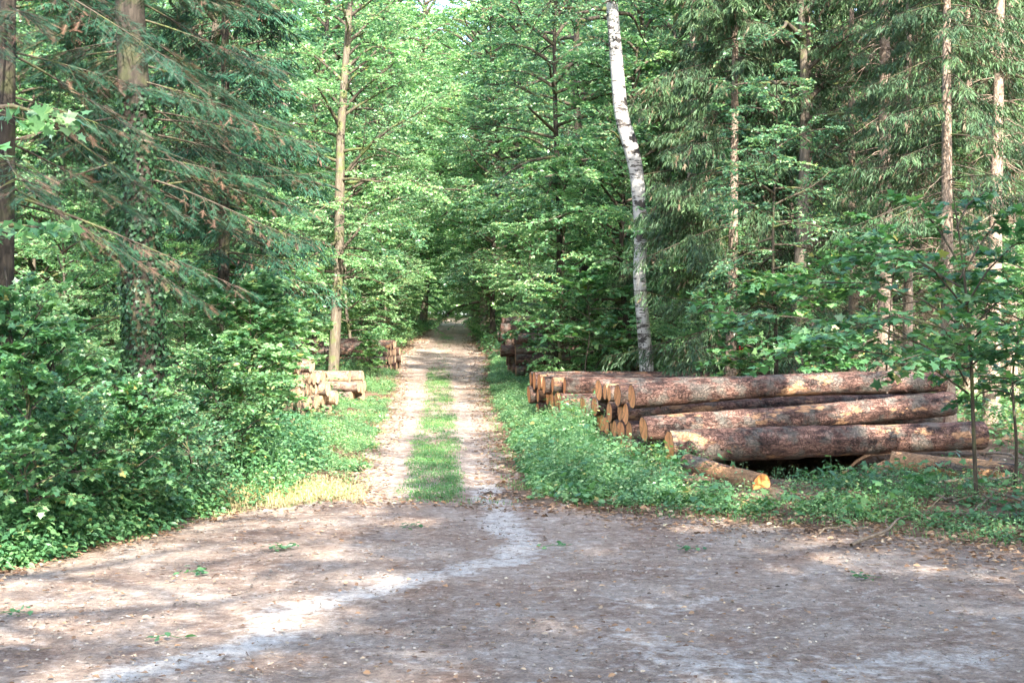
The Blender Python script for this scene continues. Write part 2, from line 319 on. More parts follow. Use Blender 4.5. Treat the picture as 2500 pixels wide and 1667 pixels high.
def sheet(name, xs, ys, which, lift):
    X, Y = np.meshgrid(xs, ys); c, t = road_in(X, Y)
    Z = zg(X, Y) + lift + .012 * sn(X, Y, 6, 3) * (1 if which == 0 else .6)
    rut = np.exp(-((np.abs(X - TX(Y)) - .72) / .22) ** 2) * np.clip((Y - 17) / 3, 0, 1); Z = Z - .03 * rut
    ok = (c & (Y < 19.3 + 0 * X)) if which == 0 else (t & ~(c & (Y < 19.3)))
    k = ok[:-1, :-1] | ok[1:, 1:] | ok[:-1, 1:] if which == 0 else ok[:-1, :-1] | ok[1:, 1:]
    i = np.arange(X.size).reshape(X.shape)
    f = np.stack([i[:-1, :-1], i[:-1, 1:], i[1:, 1:], i[1:, :-1]], -1)[k]
    V = np.stack([X, Y, Z], -1).reshape(-1, 3); S = sand(X, Y).ravel()
    u, inv = np.unique(f, return_inverse=True)
    me = MB().add(V[u], inv.reshape(-1, 4), smooth=True).mesh(name, DIRT)
    a = me.attributes.new('sand', 'FLOAT', 'POINT'); a.data.foreach_set('value', S[u].astype(np.float32))
    return tag(obj(name, me), kind='structure')
sheet('forest_road', np.arange(-14, 14, .1), np.arange(-3.5, 21, .1), 0, .0)
sheet('dirt_track', np.arange(-12, 3, .1), np.concatenate([np.arange(15, 60, .14), np.arange(60, 190, .6)]), 1, .006)

# ------------------------------------------------------------------ tree growing
def add_leaves(mb, S, D, L, sag, r, tpl, ls, n3, kl, tilt=.45, twig=None, l3=.42, fill=1.0):
    """twigs and leaves on second-order branches S + D*L*s"""
    NN = len(S); s = (np.arange(n3) + .6) / n3
    s = np.clip(s[None] + r.uniform(-.4, .4, (NN, n3)) / n3, .05, 1)
    p = S[:, None] + D[:, None] * (L[:, None] * s)[..., None] - UP * (L[:, None] * s * s * sag)[..., None]
    side = nz(np.cross(D, UP)); sg = np.where(np.arange(n3) % 2, 1, -1)[None, :, None]
    d3 = nz(D[:, None] * .75 + side[:, None] * sg * .8 + r.normal(0, .2, (NN, n3, 3)) + UP * .05)
    L3 = (l3 * L[:, None] * (1.05 - .7 * s) + .06) * r.uniform(.7, 1.2, (NN, n3))
    keep = r.random((NN, n3)) < fill
    p = p[keep]; d3 = d3[keep]; L3 = L3[keep]
    tone = np.repeat(r.normal(0, .12, NN), n3).reshape(NN, n3)[keep]
    if twig is not None:
        q = np.stack([p, p + d3 * L3[:, None] * .95], 1); tubes(twig, q, np.broadcast_to([.0035, .0015], (len(p), 2)), 3, mi=1)
    u = (np.arange(kl) + .8) / kl
    lp = p[:, None] + d3[:, None] * (L3[:, None] * u)[..., None] - UP * (.15 * L3[:, None] * u * u)[..., None]
    s3 = nz(np.cross(d3, UP + r.normal(0, .15, d3.shape))); sg = np.where(np.arange(kl) % 2, 1, -1)[None, :, None]
    ax = d3[:, None] * .55 + s3[:, None] * sg * .8 * (u < .95)[None, :, None] + r.normal(0, .25, (len(p), kl, 3))
    ax[..., 2] -= .12
    nr = UP + r.normal(0, tilt, (len(p), kl, 3))
    M = lp.size // 3
    rn = np.clip(.42 + tone[:, None] + r.normal(0, .27, (len(p), kl)), 0, .93).ravel(); rn[r.random(M) < .012] = 1
    scatter(mb, tpl, lp.reshape(-1, 3), ax.reshape(-1, 3), nr.reshape(-1, 3), ls * r.uniform(.65, 1.2, M), rn)

def limb_path(p0, az, el, L, r, m=7, sag=.25, wob=.06):
    t = np.linspace(0, 1, m); h = np.array([math.cos(az), math.sin(az), 0]); sd = np.array([-h[1], h[0], 0])
    a = r.normal(0, wob, 3)
    p = p0 + np.outer(t * L * math.cos(el), h) + np.outer(L * (math.sin(el) * t - sag * t * t), UP)
    p = p + np.outer(L * (a[0] * np.sin(3 * t) + a[1] * np.sin(7 * t) * t), sd) + np.outer(L * a[2] * np.sin(5 * t) * t * .6, UP)
    return p
def second(limbs, lens, r, gap, l2, t0=.2):
    S = []; D = []; L = []
    for pl, ln in zip(limbs, lens):
        n = max(3, int(ln * (1 - t0) / gap)); m = len(pl)
        for j in range(n):
            t = t0 + (1 - t0) * (j + .5 * r.random()) / n; k = min(int(t * (m - 1)), m - 2); u = t * (m - 1) - k
            p = pl[k] * (1 - u) + pl[k + 1] * u; tg = pl[k + 1] - pl[k]; tg = tg / np.linalg.norm(tg)
            sd = np.cross(tg, UP); sd /= np.linalg.norm(sd) + 1e-9
            d = tg * .65 + sd * (1 if j % 2 else -1) * r.uniform(.6, 1) + np.array([0, 0, r.normal(.05, .38)])
            S.append(p); D.append(d / np.linalg.norm(d)); L.append(l2 * ln * (1.1 - .75 * t) * r.uniform(.7, 1.25) + .15)
        S.append(pl[-2]); D.append(nz(pl[-1] - pl[-2])); L.append(.25 * ln * l2 + .3)
    return np.array(S), np.array(D), np.array(L)

def broadleaf(seed, H, cb, Rad, nb, r0=.14, ls=.1, tpl=DIA, n3=7, kl=7, gap=.35, el=(.15, 1.1), leaf=BEECH, bark=B_GREY, lean=(0, 0), wob=.3, limbs_extra=None, trunk=None, tilt=.8, l2=.42, sag=.22, fill=1.0, low=.55):
    r = rg(seed); tm = MB(); cm = MB()
    if trunk is None:
        t = np.linspace(0, 1, 16); a = r.normal(0, wob, 4)
        tp = np.stack([lean[0] * t + a[0] * np.sin(4 * t) + a[1] * np.sin(9 * t) * .5, lean[1] * t + a[2] * np.sin(4 * t) + a[3] * np.sin(9 * t) * .5, H * t], -1)
        tr = r0 * (1 - .88 * t) ; tr[0] *= 1.35; tp[0, 2] = -.15
    else: tp, tr = trunk
    tubes(tm, tp, tr, 12)
    limbs = list(limbs_extra or []); 
    for j in range(nb):
        f = (j + r.random()) / nb; h = cb + (H - cb) * f * .98
        k = np.interp(h, tp[:, 2], np.arange(len(tp))); p0 = np.array([np.interp(h, tp[:, 2], tp[:, q]) for q in range(3)])
        prof = (low + (1 - low) * min(1, f / .3)) * (1 - .78 * max(0, (f - .3) / .7) ** 1.5)
        L = Rad * prof * r.uniform(.7, 1.15); e = el[0] + (el[1] - el[0]) * f + r.normal(0, .22)
        limbs.append(limb_path(p0, j * 2.4 + r.normal(0, .6), e, L, r, sag=sag * r.uniform(.6, 2.0), wob=.1))
    lens = [np.linalg.norm(np.diff(l, axis=0), axis=1).sum() for l in limbs]
    for l, ln in zip(limbs, lens):
        b = min(.035 * ln ** .5 + .012 * ln, r0 * .5); tubes(tm, l, np.linspace(b, .008, len(l)), 6, mi=1)
    S, D, L = second(limbs, lens, r, gap, l2)
    q = S[:, None] + D[:, None] * (L[:, None] * np.array([0, .5, 1]))[..., None] - UP * (L[:, None] * np.array([0, .25, 1]) * .12)[..., None]
    tubes(tm, q, L[:, None] * np.array([.008, .006, .003]), 4, mi=1)
    add_leaves(cm, S, D, L, .12, r, tpl, ls, n3, kl, tilt, tm, fill=fill)
    return tm.mesh('trunk', [bark, B_LIMB]), cm.mesh('crown', leaf)

def conifer(seed, H, cb, Rad, r0=.18, gap=.38, per=5, hang=.8, side_gap=.1, tw=.07, tpl=NDS, needle=FIR, bark=B_SPRU, tl=.13, dead=.15, deadlow=0, p0=.1, sag=.45, tip=.25, az=None, trunk=None, full=.25, side_l=.34, topr=.12):
    r = rg(seed); tm = MB(); cm = MB()
    t = np.linspace(0, 1, 14)
    if trunk is None: tp = np.stack([.12 * np.sin(3 * t + seed), .12 * np.cos(2 * t + seed) - .12 * math.cos(seed), H * t], -1); tr = r0 * (1 - .9 * t); tr[0] *= 1.3; tp[0, 2] = -.15
    else: tp, tr = trunk
    tubes(tm, tp, tr, 14)
    hs = np.arange(cb, H - .3, gap); B = []; 
    for h in hs:
        for k in range(per):
            a = r.uniform(0, 2 * np.pi) if az is None else az[0] + r.uniform(-1, 1) * az[1]
            f = (h - cb) / (H - cb); B.append((h + r.normal(0, .1), a, Rad * (topr + (1 - topr) * (1 - f) ** .8) * r.uniform(.6, 1.15), r.normal(p0, .12)))
    B = np.array(B); m = 10; t = np.linspace(0, 1, m)
    hz = np.stack([np.cos(B[:, 1]), np.sin(B[:, 1]), 0 * B[:, 1]], -1)
    st = np.stack([np.interp(B[:, 0], tp[:, 2], tp[:, q]) for q in range(3)], -1)
    bow = r.normal(0, .12, len(B)); sd = np.cross(hz, UP)
    BP = st[:, None] + hz[:, None] * (B[:, 2:3] * t)[..., None] + UP * (B[:, 2:3] * (B[:, 3:4] * t - sag * t ** 2 + tip * t ** 3))[..., None] + sd[:, None] * (B[:, 2:3] * bow[:, None] * t * t)[..., None]
    tubes(tm, BP, (B[:, 2:3] * .006 + .004) * (1.05 - t[None]), 5, mi=1)
    # side twigs
    ns = int(Rad * (1 - full) / side_gap); s = full + (1 - full) * (np.arange(ns) + .5) / ns; s = np.clip(s[None] + r.uniform(-.02, .02, (len(B), ns)), 0, .995)
    k = np.minimum((s * (m - 1)).astype(int), m - 2); u = (s * (m - 1) - k)[..., None]; ii = np.arange(len(B))[:, None]
    p = BP[ii, k] * (1 - u) + BP[ii, k + 1] * u; tg = nz(BP[ii, k + 1] - BP[ii, k])
    side = nz(np.cross(tg, UP)); sg = np.where(np.arange(ns) % 2, 1, -1)[None, :, None]
    d = nz(tg * .6 + side * sg * (1.0 - .45 * hang) - UP * hang * r.uniform(.5, 1.3, (len(B), ns, 1)) + r.normal(0, .12, tg.shape))
    L = side_l * B[:, 2:3] ** .6 * (1.15 - .85 * s) * r.uniform(.6, 1.3, s.shape) + .08
    kp = r.random(s.shape) < np.clip(.55 + s, 0, .97)
    isd = (r.random(s.shape) < dead * (1.6 - s) * 1.3) ; p = p[kp]; d = d[kp]; L = L[kp]; isd = isd[kp]
    q = np.stack([p, p + d * L[:, None] * .5 - UP * (L * .02)[:, None], p + d * L[:, None] - UP * (L * .1)[:, None]], 1)
    tubes(tm, q, np.broadcast_to([.005, .0035, .002], (len(p), 3)), 3, mi=1)
    # needle twiglets
    n3 = max(2, int(np.ceil(L.mean() / tw))); u = (np.arange(n3) + .5) / n3
    w = p[:, None] + d[:, None] * (L[:, None] * u)[..., None] - UP * (L[:, None] * u * u * .1)[..., None]
    s2 = nz(np.cross(d, r.normal(0, .35, d.shape) + UP)); sg = np.where(np.arange(n3) % 2, 1, -1)[None, :, None]
    ax = d[:, None] * .8 + s2[:, None] * sg * .65 - UP * hang * .25 + r.normal(0, .15, w.shape)
    nr = UP + r.normal(0, .5, w.shape)
    keep = (r.random(w.shape[:2]) < np.where(isd, .35, 1)[:, None]).ravel()
    M = keep.sum(); rn = np.clip(.55 + np.repeat(r.normal(0, .13, len(p)), n3) + r.normal(0, .12, len(p) * n3), .22, 1)
    rn = np.where(np.repeat(isd, n3), .05, rn)[keep]
    scatter(cm, tpl, w.reshape(-1, 3)[keep], ax.reshape(-1, 3)[keep], nr.reshape(-1, 3)[keep], tl * r.uniform(.7, 1.25, M), rn)
    # terminal leaders on the side twigs
    scatter(cm, tpl, p + d * L[:, None] * .75, d - UP * .1, UP + r.normal(0, .5, d.shape), tl * 1.6, np.where(isd, .05, .6))
    if deadlow:
        n = deadlow; h = r.uniform(1.0, max(cb + 1, 2), n); a = r.uniform(0, 2 * np.pi, n); l = r.uniform(.5, 1.7, n)
        s0 = np.stack([np.interp(h, tp[:, 2], tp[:, q]) for q in range(3)], -1); hd = np.stack([np.cos(a), np.sin(a), r.normal(-.1, .25, n)], -1)
        tt = np.linspace(0, 1, 5); pp = s0[:, None] + hd[:, None] * (l[:, None] * tt)[..., None] + r.normal(0, .05, (n, 5, 3)) * tt[None, :, None] - UP * (.25 * l[:, None] * tt ** 2)[..., None]
        tubes(tm, pp, (.013 * (1.1 - tt))[None] * np.ones((n, 1)), 4)
        for _ in range(3):
            kk = r.integers(1, 4, n); b = pp[np.arange(n), kk]; e = b + (hd * .5 + r.normal(0, .6, hd.shape)) * (l * .35)[:, None]; e[:, 2] -= .08
            tubes(tm, np.stack([b, e], 1), np.broadcast_to([.005, .002], (n, 2)), 3)
    return tm.mesh('trunk', [bark, B_LIMB]), cm.mesh('crown', needle)

def plant_tree(name, meshes, x, y, rz=0, sc=1.0, label=None, cat='tree', group=None, z=None, kids=('trunk', 'crown')):
    e = bpy.data.objects.new(name, None); COL.objects.link(e); e.empty_display_size = .3
    e.location = (x, y, float(zg(np.array(float(x)), np.array(float(y)))) if z is None else z); e.rotation_euler = (0, 0, rz); e.scale = (sc,) * 3
    for k, m in zip(kids, meshes):
        if m is not None: obj(k, m, e)
    return tag(e, label, cat, group)

# ------------------------------------------------------------------ logs
def log(name, p0, p1, r0, r1, seed, bark, cut, label, group=None, bow=.01, rough=.022, cat='log', knots=True):
    r = rg(seed); p0 = np.array(p0, float); p1 = np.array(p1, float); L = np.linalg.norm(p1 - p0)
    m = max(8, int(L / .16)); t = np.linspace(0, 1, m); S = 22; th = np.arange(S) / S * 2 * np.pi
    rad = (r0 + (r1 - r0) * t)[:, None] * (1 + rough * 2 * np.sin(2 * th + seed)[None] + rough * r.normal(0, 1, (m, S)) + rough * 1.2 * np.sin(t * 9 + seed)[:, None])
    by = bow * L * np.sin(np.pi * t) * r.normal(0, 1); bz = bow * L * np.sin(np.pi * t) * r.normal(0, .6)
    V = np.stack([np.broadcast_to((t * L)[:, None], (m, S)), by[:, None] + rad * np.cos(th), bz[:, None] + rad * np.sin(th)], -1)
    sk = r.normal(0, .04); V[0, :, 0] += sk * np.cos(th + seed) * r0
    i = np.arange(m * S).reshape(m, S); a = i[:-1]; d = i[1:]
    mb = MB().add(V, np.stack([a, np.roll(a, -1, 1), np.roll(d, -1, 1), d], -1).reshape(-1, 4), smooth=True)
    if knots:
        for _ in range(int(L * 1.2)):
            k = r.integers(2, m - 2); a0 = r.uniform(0, 6.28); q = np.array([t[k] * L, by[k] + rad[k, 0] * .9 * math.cos(a0), bz[k] + rad[k, 0] * .9 * math.sin(a0)])
            e = q + np.array([.03, .06 * math.cos(a0), .06 * math.sin(a0)]) * r.uniform(.5, 1.2)
            tubes(mb, np.stack([q, e]), np.array([.028, .012]), 6)
    o = obj(name, mb.mesh(name, bark)); o.location = p0
    o.rotation_mode = 'QUATERNION'; o.rotation_quaternion = Vector(p1 - p0).to_track_quat('X', 'Z')
    for j, (ring, sgn) in enumerate(((V[0], -1), (V[-1], 1))):
        c = ring.mean(0); mid = c + (ring - c) * r.uniform(.90, .94, (S, 1)); inner = c + (ring - c) * .5; vv = np.concatenate([ring + [sgn * .001, 0, 0], mid + [sgn * .004, 0, 0], inner + [sgn * .005, 0, 0], [c + [sgn * .003, 0, 0]]]); n = np.arange(S); n1 = np.roll(n, -1)
        q = MB().add(vv, np.stack([n, n1, n1 + S, n + S], -1), mi=1); q.f.append((np.stack([n + S, n1 + S, n1 + 2 * S, n + 2 * S], -1), np.full(S, .5), 0, False)); q.f.append((np.stack([n + 2 * S, n1 + 2 * S, n * 0 + 3 * S], -1), np.full(S, .5), 0, False))
        obj('cut_end', q.mesh('cut_end', [cut, bark]), o)
    return tag(o, label, cat, group)

ORD = ['nearest', 'second', 'third', 'fourth', 'fifth', 'sixth', 'seventh', 'eighth', 'ninth', 'tenth', 'eleventh', 'twelfth', 'thirteenth']
ROW = ['lowest', 'second', 'third', 'fourth', 'fifth', 'sixth', 'seventh', 'eighth']
def pile(where, group, x, y, ang, L, rows, rm, seed, bark, cut, off=0, z0=None, back=None, tilt=0, jit=.14, stagger=.25, flip=1, extra='brown'):
    """rows: number of logs per row; the face end stands at x,y; the stack runs back along +Y"""
    r = rg(seed); ax = np.array([math.cos(ang) * flip, math.sin(ang), tilt]); pb = np.array([-math.sin(ang) * flip, math.cos(ang), 0])
    zb = float(zg(np.array(x + ax[0] * .5), np.array(y + .5))) if z0 is None else z0
    for k, n in enumerate(rows):
        for j in range(n):
            r0 = rm * r.uniform(.82, 1.16)
            q = np.array([x, y, 0]) + pb * ((2.04 * (j + off * k) + 1.02 * k) * rm + r.normal(0, .015)) + ax * r.normal(0, jit)
            q[2] = zb + rm * (1 + 1.76 * k) + r.normal(0, .012); l = L * r.uniform(.96, 1.03)
            log('log', q, q + ax * l, r0, r0 * r.uniform(.74, .86), seed * 97 + k * 13 + j, bark, cut,
                f'{extra} log, {ORD[j]} from camera, {ROW[k]} row up, {where}', group)

# near right pile: three long front logs placed by eye, the rest stacked behind
g1 = 'logs of the near right pile'
w1 = 'the near right log pile'
def flog(a, b, ra, rb, seed, lab): log('log', a, b, ra, rb, seed, LOGB, CUT, lab, g1, rough=.024)
flog(P(1635, 1090, 22.9), P(2400, 1062, 24.1), .275, .235, 11, 'thick log with peeled orange patches, lowest at the front of the near right pile')
flog(P(1572, 1047, 23.25), P(2325, 984, 24.6), .215, .205, 12, 'grey brown log directly on top of the lowest front log of the near right pile')
flog(P(1543, 968, 23.6), P(2300, 932, 24.9), .215, .195, 13, 'topmost front log of the near right pile with a pale bare patch on its side')
pile('inside near right pile', g1, 2.13, 23.85, R(12.5), 6.0, [8, 7, 7, 5], .18, 21, LOGB, CUT, z0=.05, tilt=.02, jit=.1)
pile('second right pile left of birch', 'logs of the second right pile', 1.08, 31.0, R(9), 6.3, [9, 9, 8], .205, 22, LOGB, CUT, z0=.05, jit=.13, extra='reddish')
pile('dark right pile beside the track', 'logs of the dark far right pile', .15, 49.6, R(5), 6, [5, 5, 4, 3], .2, 23, LOGD, CUTD, jit=.12, extra='brown')
pile('farthest tall pile on the right', 'logs of the farthest right pile', -.35, 60.5, R(4), 6, [5, 5, 4, 4, 3], .21, 24, LOGD, CUTD, jit=.1, extra='brown')
pile('near left pile', 'logs of the near left pile', -5.4, 31.3, R(12), 4.5, [12, 11, 9, 7, 4], .165, 25, LOGP, CUTP, off=.6, jit=.06, flip=-1, z0=.02, extra='pale')
pile('low left pile beyond near one', 'logs of the low left pile', -4.66, 40.4, R(8), 4, [3, 3, 3], .17, 26, LOGP, CUTP, jit=.08, flip=-1, z0=.0, extra='pale')
pile('far left pile beside the track', 'logs of the far left pile', -4.95, 53, R(8), 5, [9, 8, 7, 5], .165, 27, LOGB, CUTP, jit=.07, flip=-1, extra='brown', off=.4)
# single logs
log('log', (2.75, 21.4, .30), (3.55, 19.4, .2), .13, .15, 31, LOGO, CUTO, 'short log lying in the weeds with a bright orange sawn end', rough=.02)
log('log', (6.1, 21.9, .24), (7.75, 21.0, .17), .19, .16, 32, LOGO, CUT, 'thick reddish log lying on the ground beyond the short orange ended log', rough=.03)
log('log', (-5.9, 32.0, .16), (-5.05, 31.5, .12), .11, .11, 33, LOGP, CUTP, 'pale loose log lying in front of the near left pile')
log('log', (-6.2, 31.1, .12), (-5.1, 30.7, .10), .09, .08, 34, LOGD, CUTP, 'dark slim log on the ground before the pale loose log on the left')
log('log', (6.3, 17.6, .07), (7.0, 17.35, .07), .035, .03, 35, LOGB, CUT, 'thin broken branch piece on the ground below the thick reddish log', cat='branch', knots=False)

# ------------------------------------------------------------------ named trees
# birch
bp = [(1582, 1092), (1581, 1000), (1580, 905), (1574, 830), (1566, 750), (1560, 670), (1565, 580), (1560, 491), (1554, 424), (1540, 357), (1516, 290), (1508, 200), (1500, 100), (1491, 0), (1480, -150), (1470, -400), (1460, -700)]
T = np.array([P(a, b, 37.5) for a, b in bp]); base = T[0].copy(); T = T - base; T[0, 2] -= .1
tr = .86 * np.array([.29, .25, .235, .215, .205, .205, .21, .22, .225, .25, .225, .215, .2, .19, .16, .11, .04])
def dense(T, tr, k=4):
    u = np.arange(len(T)); w = np.linspace(0, len(T) - 1, (len(T) - 1) * k + 1); q = np.stack([np.interp(w, u, T[:, i]) for i in range(3)], -1)
    for _ in range(3): q[1:-1] = .5 * q[1:-1] + .25 * (q[:-2] + q[2:])
    return q, np.interp(w, u, tr)
T2, tr2 = dense(T, tr)
r = rg(5); bl = [limb_path(np.array([np.interp(h, T2[:, 2], T2[:, q]) for q in range(3)]), a, .9, l, r, sag=.5) for h, a, l in ((10.8, 2.8, 1.6), (12.5, .4, 2.2), (14, 3.4, 2.4), (15, 5, 2.2), (16, 1.5, 2), (17, 4, 1.8), (18, .2, 1.6), (12, 5.2, 1.8), (16.5, 2.6, 1.8))]
bt, bc = broadleaf(51, T2[-1, 2], 11.6, 3.0, 30, r0=.2, ls=.09, leaf=BEECH, bark=BIRCH, limbs_extra=bl, trunk=(T2, tr2), gap=.2, sag=.4)
plant_tree('birch_tree', (bt, bc), base[0], base[1], z=base[2], label='birch with white black-marked trunk bending left, rising behind the right log piles')
# slim lit tree on the left with long limbs over the track
YY = 45.0
sp = [(812, 990), (813, 915), (818, 830), (822, 740), (828, 640), (829, 560), (830, 480), (832, 410), (832, 330), (838, 270), (842, 190), (850, 110), (856, 0), (866, -140), (880, -300)]
T = np.array([P(a, b, YY) for a, b in sp]); base = T[0].copy(); T -= base
tr = np.array([.21, .19, .18, .175, .17, .165, .17, .15, .14, .135, .12, .11, .10, .07, .03])
T2, tr2 = dense(T, tr)
def lp(pts, y1): n = len(pts); return np.array([P(a, b, YY + y1 * i / (n - 1)) for i, (a, b) in enumerate(pts)]) - base
LL = [lp([(832, 440), (862, 400), (905, 355), (960, 310), (1010, 285), (1060, 250), (1110, 225)], -1.2), lp([(832, 445), (870, 400), (915, 380), (965, 385), (1010, 400), (1060, 425)], 1.0),
      lp([(838, 275), (880, 225), (925, 190), (970, 180), (1020, 185), (1090, 190)], .8), lp([(838, 275), (870, 235), (915, 195), (955, 165), (985, 130)], -.8),
      lp([(836, 450), (900, 440), (980, 430), (1040, 455), (1090, 480)], -.6), lp([(832, 500), (870, 470), (905, 445), (935, 400)], 1.4), lp([(850, 110), (900, 60), (960, 10), (1010, -60)], .7),
      lp([(842, 190), (900, 150), (950, 90), (985, 40)], 1.5), lp([(826, 620), (870, 570), (900, 520), (950, 500)], 1.2), lp([(856, 0), (800, -80), (760, -150)], .6), lp([(834, 300), (790, 250), (740, 210)], 1.3)]
st_, sc_ = broadleaf(52, T2[-1, 2], 4.0, 3.3, 40, r0=.12, ls=.11, leaf=FRESH, bark=B_GREY, limbs_extra=LL, trunk=(T2, tr2), gap=.22, kl=8)
plant_tree('oak_tree', (st_, sc_), base[0], base[1], z=base[2], label='slim tree with sunlit trunk and long limbs reaching over the track, left of it')
# fir with ivy on its trunk
IY = 24.0
T = np.array([P(a, b, IY) for a, b in ((362, 1131), (356, 1000), (355, 912), (352, 760), (350, 640), (345, 500), (338, 350), (328, 180), (320, 0), (312, -250), (305, -700), (300, -1400))]); base = T[0].copy(); T -= base
T2, tr2 = dense(T, np.array([.4, .345, .335, .32, .31, .3, .28, .265, .25, .22, .16, .05]))
it, ic = conifer(61, 17, 4.9, 3.5, gap=.4, per=4, hang=.4, side_gap=.055, tpl=NDL, tl=.15, tw=.038, needle=FIR, bark=B_DARK, az=(1.45, 1.85), trunk=(T2, tr2), dead=.14, p0=-.05, sag=.35, tip=.2, side_l=.36)
e = plant_tree('fir_tree', (it, ic), base[0], base[1], z=base[2], label='big fir with thick dark ivy-covered trunk and dark spreading boughs on the left')
mb = MB(); r = rg(6); n = 4200; h = r.uniform(.1, 6.5, n); a = r.normal(3.6, 1.0, n); a = np.where(r.random(n) < .3, r.normal(-.3, .5, n), a)
c = np.stack([np.interp(h, T2[:, 2], T2[:, q]) for q in range(3)], -1); rd = np.interp(h, T2[:, 2], tr2) + r.uniform(.01, .09, n)
o_ = np.stack([np.cos(a), np.sin(a), 0 * a], -1); scatter(mb, MAP, c + o_ * rd[:, None], r.normal(0, .5, o_.shape) - UP, o_ + r.normal(0, .35, o_.shape), r.uniform(.05, .09, n), r.random(n))
obj('ivy', (mb, IVY), e)
# fir near the left edge whose boughs hang into the picture
ft, fc = conifer(62, 15, 4.2, 3.1, r0=.17, gap=.55, per=2, hang=.35, side_gap=.055, tpl=NDL, tl=.15, tw=.038, needle=FIR, bark=B_DARK, dead=.26, p0=-.25, sag=.2, tip=.1, side_l=.38, full=.18, deadlow=20, az=(-.1, 1.5))
fx, fy = (12 - 1250) / F * 18.0, 18.0
plant_tree('fir_tree', (ft, fc), fx, fy, label='fir at the left edge with brownish boughs slanting down into the picture')
fd = conifer(69, 16, 3.4, 2.4, r0=.15, gap=.34, per=6, hang=.55, side_gap=.06, tpl=NDS, tl=.14, tw=.045, needle=FIR, bark=B_DARK, dead=.1, p0=.0, sag=.4, tip=.25, side_l=.4)
plant_tree('fir_tree', fd, (540 - 1250) / F * 29, 29, 0, 1, 'dark dense fir between the ivy-covered fir and the slim lit tree')
plant_tree('fir_tree', fd, (190 - 1250) / F * 33, 33, 2, .95, 'dark fir standing behind the ivy-covered fir to its left')
# spruces on the right with hanging boughs
s1 = conifer(63, 18, 1.6, 3.2, r0=.17, gap=.4, per=5, hang=1.1, side_gap=.06, tl=.14, tw=.042, needle=SPRUCE, dead=.1, p0=0, sag=.45, tip=.3, side_l=.42)
s2 = conifer(64, 19, 5.6, 2.8, r0=.19, gap=.4, per=5, hang=1, side_gap=.065, tl=.14, tw=.045, needle=SPRUCE, dead=.1, p0=-.1, sag=.4, tip=.25, deadlow=60)
s4 = conifer(72, 21, 8.6, 2.6, r0=.2, gap=.42, per=5, hang=.9, side_gap=.075, tl=.14, tw=.05, needle=SPRUCE, dead=.1, p0=-.1, sag=.4, tip=.25, deadlow=130)
s3 = conifer(65, 21, 5.5, 2.7, r0=.2, gap=.38, per=5, hang=.9, side_gap=.07, tl=.14, tw=.05, needle=SPRUCE, dead=.1, p0=-.1, sag=.4, tip=.25, deadlow=90)
def tx(px, Y): return (px - 1250) / F * Y
plant_tree('spruce_tree', s1, tx(1780, 33.5), 33.5, .3, .9, 'leafy spruce with hanging boughs immediately right of the birch')
plant_tree('spruce_tree', s1, tx(1690, 43), 43, 2.0, 1.15, 'green spruce with hanging boughs partly hidden behind the birch trunk')
plant_tree('spruce_tree', s4, tx(2160, 33), 33, 1.1, 1.0, 'spruce with bright sunlit trunk in the middle of the right hand wood')
plant_tree('spruce_tree', s2, tx(2320, 27.5), 27.5, 4.1, .8, 'spruce with thin brown trunk above the right end of the near log pile')
plant_tree('spruce_tree', s4, tx(2003, 41), 41, 0.4, .9, 'spruce with narrow bright lit trunk left of the middle of the right hand wood')
plant_tree('spruce_tree', s4, tx(2252, 38), 38, 2.2, .8, 'spruce with grey trunk between the bright trunk and the thin brown trunk')
plant_tree('spruce_tree', s4, tx(2424, 30), 30, 3.3, .9, 'spruce with rough trunk close to the right edge of the picture')
plant_tree('spruce_tree', s2, tx(2362, 35), 35, 5.3, .9, 'spruce with pale trunk behind the right end of the near log pile')
plant_tree('spruce_tree', s3, tx(1975, 34), 34, 5.0, .75, 'dark trunked spruce standing against the smooth grey trunk behind the log piles')
ub = broadleaf(68, 8.5, 2.6, 2.3, 34, r0=.06, ls=.09, leaf=BEECH, bark=B_DARK, n3=8, kl=7, gap=.26, el=(-.1, .6), sag=.25)
plant_tree('beech_tree', ub, tx(1890, 28.5), 28.5, 1.0, .9, 'young beech with dark hanging leaf sprays in front of the right spruces')
b_sm = broadleaf(66, 15, 6, 2.8, 22, r0=.19, ls=.1, leaf=BEECH, bark=B_GREY, n3=6, kl=6)
plant_tree('beech_tree', b_sm, tx(1940, 32.5), 32.5, 0, 1, 'beech with smooth pale grey trunk directly behind the log piles on the right')
plant_tree('beech_tree', b_sm, tx(524, 38), 38, 2, 1, 'beech with pale grey trunk right of the ivy-covered fir')
for j, (px, Yy, s_, lab) in enumerate([(2085, 39, .8, 'thin spruce stem between the two bright lit spruce trunks'), (2215, 29.5, .62, 'very thin spruce stem just right of the brightest spruce trunk'), (1875, 44, .9, 'spruce stem left of the smooth grey beech trunk'),
        (2285, 44, .9, 'distant spruce stem left of the thin brown trunk'), (2470, 36, .8, 'spruce stem cut by the right edge of the picture'), (1745, 47, .8, 'distant spruce stem just left of the red ribbon tree'), (2395, 45, .85, 'distant spruce stem between the two stems near the right edge')]):
    plant_tree('spruce_tree', s4, tx(px, Yy), Yy, j * 1.7, s_, lab)
